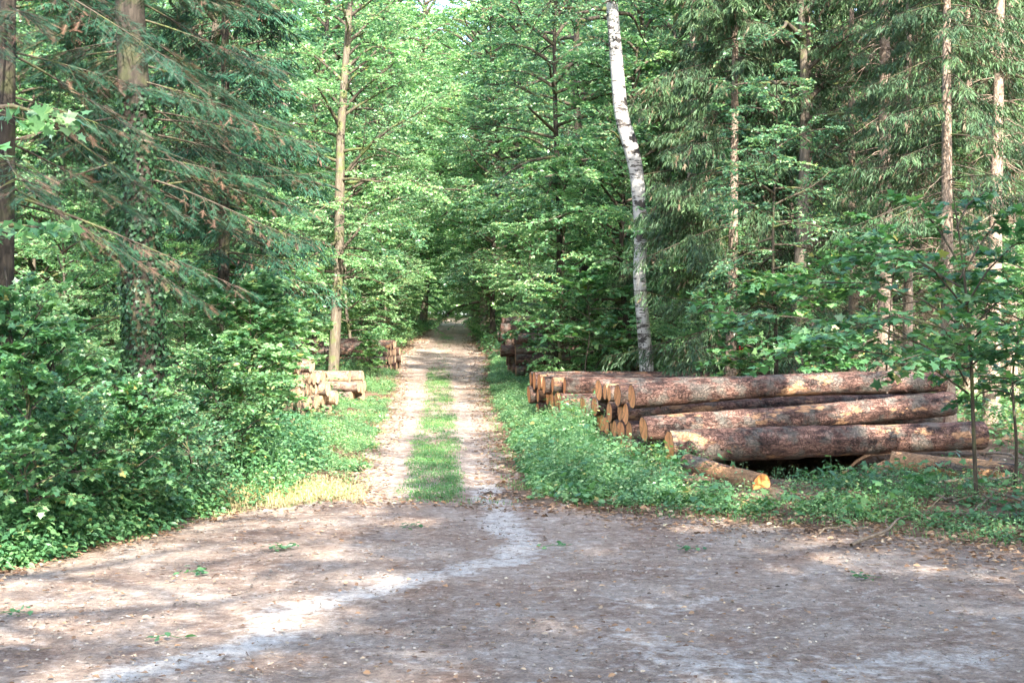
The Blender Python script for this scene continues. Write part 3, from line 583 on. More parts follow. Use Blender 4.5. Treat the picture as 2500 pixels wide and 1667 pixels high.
# small tree with a red ribbon
rt = broadleaf(67, 5.0, 1.4, 1.6, 20, r0=.11, ls=.1, leaf=FRESH, bark=B_DARK, n3=6, kl=6)
e = plant_tree('marked_tree', rt, tx(1806, 34.5), 34.5, 0, 1, 'small dark-stemmed tree with a red ribbon tied round its trunk')
RED = plain('red_ribbon', (.75, .03, .04)); mb = MB(); a = np.linspace(0, 2 * np.pi, 17)
k = np.stack([.115 * np.cos(a), .115 * np.sin(a), 0 * a], -1); i = np.arange(16)
mb.add(np.concatenate([k + UP * 1.78, k * 1.02 + UP * 1.86]), np.stack([i, i + 1, i + 18, i + 17], -1))
for dx, l in ((-.05, .26), (.03, .34), (.07, .2)):
    q = np.array([[dx, -.125, 1.82], [dx + .045, -.13, 1.82], [dx + .06, -.15, 1.82 - l], [dx + .01, -.14, 1.82 - l * .9]]); mb.add(q, [[0, 1, 2, 3]])
for sx in (-1, 1): mb.add(np.array([[0, -.13, 1.83], [sx * .12, -.15, 1.9], [sx * .14, -.14, 1.83], [sx * .1, -.15, 1.79]]), [[0, 1, 2, 3]])
obj('ribbon', (mb, RED), e)

# saplings, near
def sapling(seed, H, Rad, nb, ls=.12, tpl=MAP, leaf=MAPLE, cb=.3, r0=.025, gap=.2, el=(.1, .6), kl=5, n3=5, bark=B_LIMB, tilt=.32, lean=(0, 0), l2=.45, fill=1, sag=.12):
    return broadleaf(seed, H, cb, Rad, nb, r0=r0, ls=ls, tpl=tpl, n3=n3, kl=kl, gap=gap, el=el, leaf=leaf, bark=bark, lean=lean, wob=.06, tilt=tilt, l2=l2, fill=fill, sag=sag)
m1 = sapling(71, 3.6, 2.3, 20, .13, cb=1.35, lean=(-.1, .2), gap=.26)
m2 = sapling(72, 3.0, 1.7, 16, .12, cb=1.0, lean=(.2, 0), gap=.26)
m3 = sapling(73, 1.7, 1.0, 14, .11, cb=.25)
T = np.array([P(a, b, 18.4) for a, b in ((2388, 1245), (2382, 1130), (2376, 1000), (2372, 880), (2362, 760), (2350, 640), (2335, 540), (2325, 470))]); base = T[0].copy(); T -= base
def rl(y0, pts, dy): n = len(pts); f = [np.interp(y0, [470, 1245], [2325, 2388])]; q = [(f[0], y0)] + pts; return np.array([P(a, b, 18.4 + dy * i / n) for i, (a, b) in enumerate(q)]) - base
RL = [rl(960, [(2280, 900), (2150, 862), (2000, 845), (1890, 850)], -1.0), rl(900, [(2250, 840), (2100, 790), (1950, 775), (1820, 765), (1720, 760)], .7), rl(860, [(2300, 800), (2180, 770), (2080, 800), (1990, 830)], -1.4),
      rl(800, [(2250, 730), (2120, 690), (2000, 690), (1890, 700)], .9), rl(740, [(2280, 660), (2200, 610), (2110, 560)], -.8), rl(700, [(2240, 640), (2120, 620), (2030, 640)], 1.5), rl(640, [(2290, 560), (2240, 500), (2180, 470)], .4),
      rl(900, [(2440, 840), (2520, 820), (2600, 830)], -.8), rl(820, [(2430, 740), (2500, 700), (2580, 690)], .6), rl(760, [(2410, 660), (2470, 600), (2540, 580)], -.6), rl(680, [(2390, 600), (2430, 540), (2480, 500)], .5), rl(560, [(2360, 500), (2400, 470)], .3),
      rl(940, [(2330, 880), (2260, 860), (2200, 880)], -1.9), rl(850, [(2400, 800), (2440, 790), (2480, 810)], -1.8)]
ms = broadleaf(75, T[-1, 2], 99, 1, 0, r0=.03, ls=.125, tpl=MAP, n3=4, kl=4, gap=.2, leaf=MAPLE, bark=B_LIMB, limbs_extra=RL, trunk=dense(T, np.array([.03, .028, .026, .024, .02, .016, .012, .006])), tilt=.3, l2=.24)
plant_tree('maple_sapling', ms, base[0], base[1], 0, 1, 'maple sapling with wide layers of big blue-green leaves before the log pile end', 'sapling', z=base[2])
plant_tree('maple_sapling', m2, tx(2480, 19.3), 19.3, .5, 1.1, 'dark stemmed maple sapling at the right edge of the picture', 'sapling')
plant_tree('maple_sapling', m1, tx(2190, 26.6), 27.6, 4.4, 1.15, 'maple sapling just behind the right half of the near log pile', 'sapling')
plant_tree('maple_sapling', m2, tx(1900, 28), 28.6, 1.7, 1.1, 'maple sapling behind the middle of the near log pile with bluish leaf layers', 'sapling')
plant_tree('maple_sapling', m1, tx(1395, 46), 46, 1.2, .95, 'leafy maple sapling hiding the dark far pile right of the track', 'sapling')
plant_tree('maple_sapling', m2, tx(1430, 41), 41, 5.2, 1.25, 'upright maple sapling with lit leaves behind the second right pile', 'sapling')
# sycamore overhead at the far left, a single branch reaches into the picture
r = rg(8); T = np.stack([np.linspace(0, .3, 12), np.zeros(12), np.linspace(-.1, 9, 12)], -1)
lb = [np.array([[0, 0, 3.2], [.8, -.3, 3.9], [1.6, -.4, 4.35], [2.25, -.5, 4.4], [2.75, -.55, 4.25]]) , np.array([[0, 0, 3.0], [.9, .4, 3.3], [1.8, .5, 3.45], [2.3, .6, 3.4]])]
zt = broadleaf(74, 9, 4.8, 2.2, 10, r0=.12, ls=.13, tpl=MAP, leaf=FRESH, bark=B_DARK, limbs_extra=lb, trunk=(T, np.linspace(.13, .03, 12)), gap=.3, n3=3, kl=4, l2=.25)
plant_tree('sycamore_tree', zt, -6.55, 12.3, 0, 1, 'sycamore at the left edge with bright green lobed leaves reaching into the picture')

# shrubs on the left
sh = [sapling(81, 2.3, 1.3, 24, .095, cb=.12, gap=.13, el=(.3, 1.1), kl=6, n3=5, tilt=.5), sapling(82, 1.7, 1.1, 24, .09, tpl=OVA, leaf=HERB, cb=.1, gap=.12, el=(.4, 1), kl=6, n3=6), sapling(83, 3.1, 1.5, 30, .12, leaf=FRESH, cb=.4, gap=.16, el=(.3, .9), kl=6), sapling(84, 2.2, 1.2, 22, .075, tpl=OVA, leaf=FRESH, cb=.2, gap=.13, el=(.3, 1.1), kl=6, tilt=.6), sapling(85, 1.5, .9, 18, .07, tpl=OVA, leaf=BEECH, cb=.15, gap=.12, el=(.3, 1.1), kl=6, tilt=.6)]
SH = [(0, 60, 14.9, .8, 'dark shrub at the lower left corner of the wood edge'), (4, 180, 15.8, 1.0, 'small leaved shrub beside the corner shrub on the left road edge'), (0, 330, 16.6, .68, 'shrub on the road edge in front of the ivy-covered fir'),
      (4, 450, 17.9, .8, 'small leaved low shrub right of the shrub before the ivy-covered fir'), (3, 130, 18, .95, 'tall shrub behind the two corner shrubs on the left'), (0, 20, 17.0, 1.1, 'shrub cut by the left edge of the picture under the fir boughs'),
      (1, 520, 20.3, 1.0, 'low shrub beside the patch of dry sunlit grass'), (3, 480, 23, .8, 'shrub with yellowing leaves right of the ivy-covered trunk'), (2, 610, 27, 1.0, 'bright green sapling clump before the near left log pile'),
      (2, 625, 31.5, .75, 'bright sapling leaning over the near left log pile'), (2, 575, 31.5, 1.2, 'tall bright sapling behind the shrubs left of the near left pile'), (2, 640, 38, 1.35, 'tall bright sapling between the two beeches and the slim lit tree'),
      (2, 905, 50.5, .5, 'small bright sapling hiding the foot of the far left pile'), (0, 225, 21.5, .6, 'shrub in the shade just left of the ivy-covered trunk'), (3, 90, 22.5, 1.2, 'tall shady shrub far left behind the boughs'), (1, 590, 24, .9, 'low leafy shrub in front of the bright green sapling clump')]
for j, (k, px, Yy, s, lab) in enumerate(SH):
    plant_tree('maple_sapling' if k == 2 else 'shrub', sh[k], tx(px, Yy), Yy, j * 2.1, s, lab, 'sapling' if k == 2 else 'shrub')

# ------------------------------------------------------------------ the wood: counted trees
TB = [broadleaf(91, 18, 1.4, 4.6, 70, r0=.15, ls=.13, leaf=BEECH, bark=B_GREY, n3=9, kl=8, gap=.33, l2=.5),
      broadleaf(92, 13, .7, 3.5, 54, r0=.10, ls=.12, leaf=FRESH, bark=B_DARK, n3=9, kl=8, gap=.33, l2=.5),
      broadleaf(93, 23, 2.6, 5.2, 72, r0=.2, ls=.15, leaf=BEECH, bark=B_DARK, n3=9, kl=8, gap=.4, l2=.5),
      broadleaf(94, 8, .35, 2.8, 46, r0=.07, ls=.11, leaf=FRESH, bark=B_GREY, n3=8, kl=8, gap=.28, l2=.5),
      broadleaf(96, 28, 2.0, 5.6, 84, r0=.22, ls=.18, leaf=FRESH, bark=B_GREY, n3=8, kl=8, gap=.5, l2=.5, fill=.8)]
KN = [('beech_tree', 'beech with layered foliage'), ('beech_tree', 'bright young beech'), ('oak_tree', 'tall oak'), ('beech_tree', 'low bushy beech'), ('spruce_tree', 'spruce with dense hanging boughs'), ('spruce_tree', 'bare stemmed spruce')]
MESH = TB + [s1, s4]; KN.insert(4, ('beech_tree', 'very tall bright beech'))
r = rg(77)
bands = {-1: [(31, 'level with near left pile', [(3, -10.5), (0, -14), (1, -17.5)]), (37, 'behind near left pile', [(3, -8.2), (1, -11), (0, -14), (5, -18), (1, -21)]),
              (45, 'just behind the slim lit tree', [(3, -8.2), (0, -11), (1, -14), (6, -17.5), (0, -22)]), (53, 'beyond the slim lit tree', [(0, -11), (2, -15), (5, -19), (0, -24)]),
              (61, 'beside the far left pile', [(3, -7.2), (1, -8.8), (2, -13), (0, -18), (2, -24), (0, -29)]),
              (70, 'beyond the far left pile', [(3, -6.8), (2, -9.2), (0, -13), (4, -19), (0, -25), (2, -31)]), (80, 'where the track narrows', [(3, -7.0), (4, -8.6), (0, -15), (4, -22), (2, -30), (0, -37)]),
              (93, 'near the track end', [(3, -7.8), (4, -9), (2, -17), (4, -25), (2, -33), (4, -41)])],
         1: [(36.5, 'behind the second right pile', [(3, 6.2), (3, 10.5), (1, 14.5)]), (43, 'behind the birch', [(3, 2.0), (1, 4.3), (1, 8), (6, 12.5), (5, 16.5), (3, 20)]),
             (50.5, 'beside the dark pile', [(3, 3.2), (0, 6.2), (6, 10), (5, 14), (6, 18.5), (6, 22)]), (59, 'beyond the dark pile', [(3, 3.4), (2, 6), (6, 10.5), (6, 15), (0, 20), (6, 25)]),
             (68, 'beyond the farthest pile', [(3, 1.0), (4, 3.4), (2, 9), (0, 15), (5, 21), (2, 27)]),
             (79, 'where the track narrows', [(3, -1.3), (4, .6), (2, 8), (4, 15), (0, 23), (4, 31)]), (93, 'near the track end', [(3, -2.2), (4, -.2), (2, 8), (4, 17), (2, 26), (4, 35)])]}
for sd_, bs in bands.items():
    side = 'left' if sd_ < 0 else 'right'
    for Yb, where, lst in bs:
        for j, (k, x) in enumerate(lst):
            s = r.uniform(.88, 1.15); o = ORD[j] if j else 'nearest'
            plant_tree(KN[k][0], MESH[k], x + r.normal(0, .3), Yb + r.uniform(-2, 2), r.uniform(0, 6.28), s, f'{KN[k][1]}, {o} {side} of track, {where}', group='trees of the wood')

# trees behind and beside the photographer, which shade the road
for j, (k, x, y, s, lab) in enumerate([(2, -5.2, -6, 1.1, 'oak behind the road to the left, shading the junction'), (2, 6.6, -7, 1.08, 'oak behind the road, shading the middle of the junction'), (2, 12, -5, 1.15, 'oak right of the junction behind the road'),
        (2, 14, 4.5, .95, 'oak beside the road just outside the right of the view'), (0, -10.5, 4, 1.0, 'beech beside the road just outside the left of the view'), (0, 13, 13, .95, 'beech right of the junction beyond the road'), (2, 8.2, -14, 1.25, 'tall oak well behind the road junction'), (2, -.5, -15, 1.25, 'second tall oak well behind the road junction')]):
    plant_tree('oak_tree' if k == 2 else 'beech_tree', MESH[k], x, y, j * 1.3, s, lab)

# young beeches in the gaps
for j, (px, Yy, s, lab) in enumerate([(150, 25.5, .62, 'young beech between the left edge fir and the ivy-covered fir'), (440, 27.5, .5, 'young beech just right of the ivy-covered fir trunk'), (20, 30, .8, 'young beech behind the left edge fir'),
        (270, 33, .75, 'young beech behind the ivy-covered fir'), (2400, 37.5, .8, 'young beech behind the spruces at the right edge'), (1700, 38, .6, 'young beech just right of the birch foot')]):
    plant_tree('beech_tree', TB[3], tx(px, Yy), Yy, j * 1.9, s, lab)

ts = broadleaf(97, 30, 13, 6.0, 46, r0=.3, ls=.16, leaf=BEECH, bark=B_DARK, n3=8, kl=6, gap=.5, l2=.5, fill=.6)  # high open crown shaped to break sunlight into dapples
plant_tree('oak_tree', ts, 7.5, -4.5, 0, 1, 'very tall open oak added unseen behind the road to the right, for dapples')  # unseen oak, added for dappled shade beyond the junction
plant_tree('oak_tree', ts, -.6, -5.0, 2, .85, 'very tall open oak added unseen just behind the road, for dapples')  # also out of view, added for the same dappled shade
mo = broadleaf(98, 19, 5.2, 3.6, 62, r0=.13, ls=.12, leaf=BEECH, bark=B_DARK, n3=9, kl=8, gap=.33, l2=.5)
plant_tree('oak_tree', mo, tx(1350, 45), 45, 2.5, 1, 'slender dark oak stem between the second right pile and the dark far pile')
plant_tree('oak_tree', ts, tx(1413, 52), 52, 1, .74, 'oak with bare pale stem between the dark far pile and the birch')
for j, (k, x, y, s_, lab) in enumerate([(2, -1.0, 73, .8, 'oak spreading its branches over the far track from the right'), (2, -7.2, 76, .8, 'oak spreading its branches over the far track from the left'), (4, -1.9, 86, 1.0, 'tall bright beech arching over the far track from the right'),
        (4, -8.4, 88, 1.0, 'tall bright beech arching over the far track from the left'), (4, -2.6, 101, 1.15, 'tallest beech closing the view right of the track end'), (4, -8.6, 103, 1.15, 'tallest beech closing the view left of the track end'), (4, -2.2, 114, 1.3, 'very tall beech rising behind the track end on its right'), (4, -7.6, 116, 1.3, 'very tall beech rising behind the track end on its left')]):
    plant_tree('oak_tree' if k == 2 else 'beech_tree', TB[k], x, y, j * 1.1 + .5, s_, lab)
plant_tree('oak_tree', ts, 6.9, 15.9, 4, .88, 'tall oak added out of view right of the log piles to shade them')  # unseen oak added so its crown shades the near pile and track

# ------------------------------------------------------------------ far-off wood as one mass
def raw(me):
    v = np.empty(len(me.vertices) * 3, np.float32); me.vertices.foreach_get('co', v); n = len(me.polygons)
    lv = np.empty(len(me.loops), np.int32); me.loops.foreach_get('vertex_index', lv)
    return v.reshape(-1, 3), lv.reshape(n, -1)
far_t = broadleaf(95, 26, .5, 5.6, 56, r0=.2, ls=.34, leaf=BEECH, bark=B_DARK, n3=5, kl=5, gap=.55, l2=.5)
vt, ft_ = raw(far_t[0]); vc, fc_ = raw(far_t[1]); mb = MB(); r = rg(99)
for Yb in (105, 118, 132, 150, 172, 200, 225, 250):
    for x in np.arange(-Yb * .46, Yb * .46, 6.2) if Yb < 210 else np.arange(-45, 35, 4.5):
        x = x + r.normal(0, 1); 
        if abs(x - TX(Yb)) < 3.2 and Yb < 160: continue
        y = Yb + r.uniform(-5, 5); a = r.uniform(0, 6.28); s = r.uniform(.95, 1.3) * (1 + (Yb - 105) / 190); c, q = math.cos(a) * s, math.sin(a) * s; M = np.array([[c, q, 0], [-q, c, 0], [0, 0, s]])
        o_ = np.array([x, y, float(zg(np.array(x), np.array(y)))])
        mb.add(vt @ M + o_, ft_, mi=0); mb.add(vc @ M + o_, fc_, np.clip(r.normal(.5, .25, len(fc_)), 0, .94), mi=1)
for y in (150, 168, 186):
    for x in np.arange(-18, 8, 2.1):
        if y < 185 and abs(x - TX(y)) < 2.0: continue
        a = r.uniform(0, 6.28); s = r.uniform(.25, .4); c, q = math.cos(a) * s, math.sin(a) * s; M = np.array([[c, q, 0], [-q, c, 0], [0, 0, s * .7]]); o_ = np.array([x, y + r.uniform(-3, 3), float(zg(np.array(x), np.array(y))) - .2]); mb.add(vc @ M + o_, fc_, np.clip(r.normal(.5, .25, len(fc_)), 0, .94), mi=1)
tag(obj('far_wood', (mb, [B_DARK, FRESH])), 'pale green wood closing the far end of the track', 'wood', kind='stuff')

# ------------------------------------------------------------------ ground cover
def herbs(name, xs, ys, hh, seed, label, leaf=HERB, tpl=OVA, k=12, ls=.06, cat='undergrowth', droop=.5, spread=.55):
    r = rg(seed); n = len(xs); z = zg(xs, ys); u = (np.arange(k) + .7) / k
    a = np.arange(k)[None] * 2.4 + r.uniform(0, 6.28, (n, 1)) + r.normal(0, .3, (n, k)); ln = r.normal(0, .2, (n, 2))
    H = hh[:, None] * u[None]; out = np.stack([np.cos(a), np.sin(a), 0 * a], -1)
    c = np.stack([xs[:, None] + ln[:, :1] * H, ys[:, None] + ln[:, 1:] * H, z[:, None] + H + 0 * a], -1)
    rad = spread * hh[:, None] * (.25 + .6 * (1 - u[None])) * r.uniform(.3, 1, (n, k)) + .02
    p = c + out * rad[..., None]; m = MB(); M = n * k
    tone = np.repeat(r.normal(0, .14, n), k); rn = np.clip(.5 + tone + r.normal(0, .18, M), 0, .95); rn[r.random(M) < .015] = 1
    scatter(m, tpl, p.reshape(-1, 3), (out - UP * droop * r.uniform(0, 1, (n, k, 1))).reshape(-1, 3), (UP + out * .35 + r.normal(0, .4, out.shape)).reshape(-1, 3), ls * r.uniform(.6, 1.35, M), rn)
    q = np.stack([np.stack([xs, ys, z - .02], -1), c[:, -1]], 1); tubes(m, q, np.broadcast_to([.004, .002], (n, 2)), 3, rnd=.3)
    return tag(obj(name, (m, leaf)), label, cat, kind='stuff')
def fld(n, seed, x0, x1, y0, y1, f):
    r = rg(seed); x = r.uniform(x0, x1, n); y = y0 + (y1 - y0) * r.random(n) ** 1.25; w = f(x, y); k = r.random(n) < w
    return x[k], y[k], w[k], r
def free(x, y, pad=.0):
    c, t = road_in(x, y, pad); return ~(c | t)
dT = lambda x, y: np.abs(x - TX(y)) - TW(y)
# left verge
lv = lambda x, y: free(x, y, .02) * (x < TX(y)) * np.clip(1.3 - dT(x, y) / 3, 0, 1) * np.where((y < 22.5) & (x > -4.8), .1, 1)
lh = lambda x, y: np.clip(.1 + .2 * dT(x, y), .08, .42) * np.where((x < -3.7) & (y > 25) & (y < 44), .35, 1)
patch = lambda x, y, s, f=.7: np.clip(.5 + 1.3 * sn(x, y, s, f), 0, 1)
x, y, w, r = fld(13000, 1, -7.5, -2.2, 18.6, 62, lambda x, y: lv(x, y) * patch(x, y, 1))
herbs('undergrowth', x, y, lh(x, y) * r.uniform(.4, 1.3, len(x)), 2, 'leafy green weeds along the left edge of the track', ls=.06)
x, y, w, r = fld(9000, 101, -7.5, -2.2, 18.6, 62, lambda x, y: lv(x, y) * patch(x, y, 14))
herbs('nettles', x, y, lh(x, y) * r.uniform(.6, 1.9, len(x)), 102, 'taller pale green weeds in tufts along the left edge of the track', ls=.045, leaf=FRESH, tpl=DIA, k=16, spread=.35)
def near_log(x, y):
    d = np.minimum(seg_d(x, y, [(2.72, 21.3, 1), (3.5, 19.3, 1)]), seg_d(x, y, [(6.1, 21.9, 1), (7.75, 21.0, 1)]))
    return np.where(d < .42, .02, np.where((d < 1.1), .3, 1))
# right verge
rv = lambda x, y: near_log(x, y) * free(x, y, .3) * (x > TX(y)) * np.clip(1.2 - dT(x, y) / 5, 0, 1) * ((y < 23.5) | (x < 2.2) | (y > 28)) * ((x < .9) | (y < 31) | (y > 38))
def rh(x, y): return np.clip(.08 + .34 * dT(x, y), .06, .75) * np.where((x > 1.25) & (y < 26), .42, 1) * np.where((y > 27) & (x > .1), .5, 1) * np.where(y > 42, .5, 1) * np.interp(y - EDGE(x), [0, .6, 2.5], [.3, .5, 1.1]) * (1 + .7 * np.exp(-((x - .9) / .7) ** 2 - ((y - 24) / 3) ** 2))
x, y, w, r = fld(15000, 3, -1.0, 3.4, 17.6, 62, lambda x, y: rv(x, y) * patch(x, y, 21, .9) * np.clip((y - EDGE(x)) / 1.0, .15, 1))
herbs('undergrowth', x, y, np.clip(rh(x, y) * r.uniform(.3, 1.3, len(x)), .05, .85), 4, 'lush leafy weeds between the track and the right log piles', ls=.065, k=14)
x, y, w, r = fld(12000, 103, -1.0, 3.4, 18.4, 62, lambda x, y: rv(x, y) * patch(x, y, 33, .8))
herbs('nettles', x, y, np.clip(rh(x, y) * r.uniform(.6, 1.5, len(x)), .05, 1.05), 104, 'tall bright nettles between the track and the right log piles', ls=.05, k=18, leaf=FRESH, tpl=OVA, spread=.3)
x, y, w, r = fld(900, 105, -.6, 3.4, 18.4, 30, lambda x, y: rv(x, y) * .6)
herbs('seedlings', x, y, np.clip(rh(x, y) * r.uniform(.8, 1.5, len(x)), .1, .9), 106, 'maple seedlings standing among the nettles right of the track', ls=.10, k=7, leaf=MAPLE, tpl=MAP, spread=.5)
# in front of the near right pile
fr = lambda x, y: near_log(x, y) * free(x, y, .1) * np.clip((y - EDGE(x)) / 1.2, 0, 1) * np.where(((x - 4.7) / 1.9) ** 2 + ((y - 22.6) / 1.9) ** 2 < 1, .06, 1) * np.interp(x, [5, 8], [1, .45])
x, y, w, r = fld(5500, 5, 1.2, 9.5, 15.4, 22.6, lambda x, y: fr(x, y) * patch(x, y, 8, .9))
herbs('undergrowth', x, y, np.clip(.05 + .03 * (y - EDGE(x)), .04, .18) * r.uniform(.5, 1.5, len(x)), 6, 'low green weeds on the ground before the near right log pile', ls=.06, k=9)
x, y, w, r = fld(500, 107, 1.8, 9.5, 16.4, 22.6, lambda x, y: fr(x, y) * .8)
herbs('seedlings', x, y, r.uniform(.1, .38, len(x)), 108, 'small maple seedlings before the near right log pile', ls=.10, k=7, leaf=MAPLE, tpl=MAP, spread=.5)
x, y, w, r = fld(3500, 109, 1.2, 9.5, 15.4, 22.6, lambda x, y: fr(x, y) * patch(x, y, 17, 1.3))
herbs('nettles', x, y, r.uniform(.06, .24, len(x)), 110, 'feathery bright weeds before the near right log pile', ls=.04, k=12, leaf=FRESH, tpl=DIA, spread=.5)
# left wood edge
x, y, w, r = fld(12000, 7, -9.5, -2.9, 13.4, 24, lambda x, y: free(x, y, .0) * (x < TX(y) - 2.0) * np.clip(.12 + (y - EDGE(x) - .4 * sn(x, y, 22, 2)) / .9, .08, 1) * np.where((x > -4.6) & (y > 18) & (y < 22), .2, 1))
herbs('undergrowth', x, y, np.clip(.1 + .3 * (y - EDGE(x)), .08, .75) * r.uniform(.6, 1.3, len(x)), 8, 'dark leafy undergrowth at the foot of the left shrubs', ls=.075, k=14, leaf=MAPLE)
# forest floor plants
x, y, w, r = fld(36000, 9, -26, 26, 22, 130, lambda x, y: free(x, y, .3) * (dT(x, y) > np.where(y > 60, .1, 1.5)) * (~((x > 1.5) & (x < 9) & (y < 28))) * .75)
herbs('undergrowth', x, y, r.uniform(.2, .9, len(x)), 10, 'leafy plants covering the floor of the wood', ls=.13, k=10, leaf=HERB)

def blades(name, xs, ys, hl, seed, m, label, cat='grass', wd=.007):
    r = rg(seed); n = len(xs); z = zg(xs, ys) + .0; a = r.uniform(0, 6.28, n); o_ = np.stack([np.cos(a), np.sin(a), 0 * a], -1); w = np.stack([-np.sin(a), np.cos(a), 0 * a], -1) * wd
    b = np.stack([xs, ys, z], -1); hl = hl[:, None]; ben = r.uniform(.2, 1.3, (n, 1))
    hl = hl / np.sqrt(1 + .6 * ben ** 2)
    v = np.stack([b - w, b + w, b + UP * hl * .6 + o_ * hl * ben * .3 + w * .8, b + UP * hl * .6 + o_ * hl * ben * .3 - w * .8, b + UP * hl * (1 - .3 * ben) + o_ * hl * ben], 1)
    i = np.arange(n)[:, None] * 5; rn = np.clip(r.normal(.45, .22, n), 0, .93); rn[r.random(n) < .05] = 1
    q = MB().add(v, np.concatenate([i, i + 1, i + 2, i + 3], 1), rn); q.f.append((np.concatenate([i + 3, i + 2, i + 4], 1), rn, 0, False))
    return tag(obj(name, (q, m)), label, cat, kind='stuff')
def gstrip(x, y):
    u = np.abs(x - TX(y)) / (.46 + .10 * sn(x, y, 5, 1.3)) / np.clip((y - 18.5 + .2 * sn(x, y, 9, 2)) / .8, .1, 1); return np.clip(2.2 - 2 * u, 0, 1) * np.interp(y, [18.9, 19.5, 34, 36, 40.5, 42, 53, 56, 80, 84, 90], [0, 1, .9, .3, .3, .9, .8, .06, .1, .7, .1]) * np.clip(.75 + .85 * sn(x * 1.7, y * .5, 3, 1.0), .08, 1)
x, y, w, r = fld(240000, 11, -4.6, -.4, 18.8, 92, gstrip)
blades('grass_strip', x, y, .03 + .08 * r.random(len(x)) ** 2, 12, GRASS, 'bright green grass strip down the middle of the track', wd=.004)
x, y, w, r = fld(30000, 13, -4.6, -.4, 18.7, 60, lambda x, y: gstrip(x, y) * .7)
herbs('clover', x, y, r.uniform(.03, .09, len(x)), 14, 'low clover leaves among the grass in the middle of the track', leaf=GRASS, k=5, ls=.035, spread=1)
def gver(x, y):
    d = dT(x, y); e = y - EDGE(x); return (y > 15) * np.clip(1 - np.abs(np.where(e > 1.5, d, e) - .12) / .42, 0, 1) * np.clip(.45 + .8 * sn(x, y, 7, .9), 0, 1)
x, y, w, r = fld(260000, 15, -7, 8, 14.5, 60, gver)
blades('grass_verge', x, y, .03 + .08 * r.random(len(x)), 16, GRASS, 'short green grass along the edges of the track and road', wd=.004)
x, y, w, r = fld(70000, 17, -5.0, -2.1, 17.6, 21.8, lambda x, y: free(x, y, -.25) * (x < TX(y) - .9) * np.exp(-((x + 3.4) / 1.0) ** 2 - ((y - 19.7) / 1.2) ** 2))
blades('dry_grass', x, y, .02 + .07 * r.random(len(x)) + .25 * r.random(len(x)) * (r.random(len(x)) < .03), 18, DRY, 'pale dry sunlit grass patch at the corner left of the track', wd=.004)

# fallen leaves
def litter(name, n, seed, x0, x1, y0, y1, f, ls, label, tpl=CUR, m=LITTER):
    x, y, w, r = fld(n, seed, x0, x1, y0, y1, f); n = len(x); a = r.uniform(0, 6.28, n); q = MB(); c, t = road_in(x, y)
    p = np.stack([x, y, zg(x, y) + .012 + .012 * (c | t)], -1)
    scatter(q, tpl, p, np.stack([np.cos(a), np.sin(a), r.normal(0, .12, n)], -1), UP + r.normal(0, .3, (n, 3)), ls * r.uniform(.5, 1.4, n), np.clip(r.beta(1.5, 1.8, n), 0, .96))
    return tag(obj(name, (q, m)), label, 'fallen leaves', kind='stuff')
litter('leaf_litter', 9000, 21, -9, 9, 8, 18.5, lambda x, y: ~free(x, y, -.1) * np.clip(.35 + .25 * sn(x, y, 1, .7), .05, 1), .05, 'dry leaves sprinkled over the dirt road')
litter('leaf_litter', 42000, 22, -7.5, 9.5, 12.5, 24, lambda x, y: np.exp(-((y - EDGE(x) + .2) / np.interp(x, [-6, 0, 3, 9], [.6, .5, 1.1, 2.2])) ** 2) * np.interp(x, [-6, -3, -1, 1, 9], [.8, .5, .25, .6, 1]), .07, 'brown leaf litter along the edge between the road and the weeds')
litter('leaf_litter', 36000, 23, -7, 1, 19, 90, lambda x, y: (np.abs(dT(x, y)) < .5) * .6 + np.clip((y - 24) / 25, 0, 1) * .28 * (.5 + .8 * sn(x * .6, y, 19, .9)), .07, 'brown leaves lying along the track edges')
litter('leaf_litter', 26000, 24, -14, 14, 17.5, 50, lambda x, y: free(x, y) * np.where((y < 24) & (x > 1), 1, .5), .08, 'brown leaf litter on the floor of the wood', tpl=CUR)

# gravel and small debris
OCT = (np.array([[1, 0, 0], [0, 1, 0], [-1, 0, 0], [0, -1, 0], [0, 0, .6], [0, 0, -.6]]) * .5, np.array([[0, 1, 4], [1, 2, 4], [2, 3, 4], [3, 0, 4]]))
x, y, w, r = fld(60000, 51, -8, 8.5, 8.3, 34, lambda x, y: ~free(x, y) * np.clip(.5 + .6 * sn(x, y, 6, 1.1), .15, 1)); n = len(x); a = r.uniform(0, 6.28, n); q = MB()
scatter(q, OCT, np.stack([x, y, zg(x, y) + .012], -1), np.stack([np.cos(a), np.sin(a), 0 * a], -1), UP + r.normal(0, .2, (n, 3)), .012 + .035 * r.random(n) ** 5, r.random(n))
GRAV = leaf_mat('gravel_stone', [(0, (.10, .08, .07)), (.5, (.24, .2, .175)), (1, (.40, .36, .32))], 0, rough=.9, spec=.2)
tag(obj('gravel', (q, GRAV)), 'small stones and crumbs of soil strewn over the dirt road', 'gravel', kind='stuff')
x, y, w, r = fld(40000, 52, -8, 8.5, 8.3, 40, lambda x, y: ~free(x, y, .2) * np.clip(.5 + .9 * sn(x, y, 16, .8), .1, 1)); n = len(x); a = r.uniform(0, 6.28, n); q = MB()
scatter(q, (np.array([[0, .05, 0], [0, -.05, 0], [1, -.03, .02], [1, .03, .02]]), np.array([[0, 1, 2, 3]])), np.stack([x, y, zg(x, y) + .016], -1), np.stack([np.cos(a), np.sin(a), r.normal(0, .08, n)], -1), UP + r.normal(0, .3, (n, 3)), .02 + .07 * r.random(n) ** 2, r.random(n) * .9)
tag(obj('needle_litter', (q, LITTER)), 'fallen needles and bark crumbs over the dirt road', 'needles', kind='stuff')
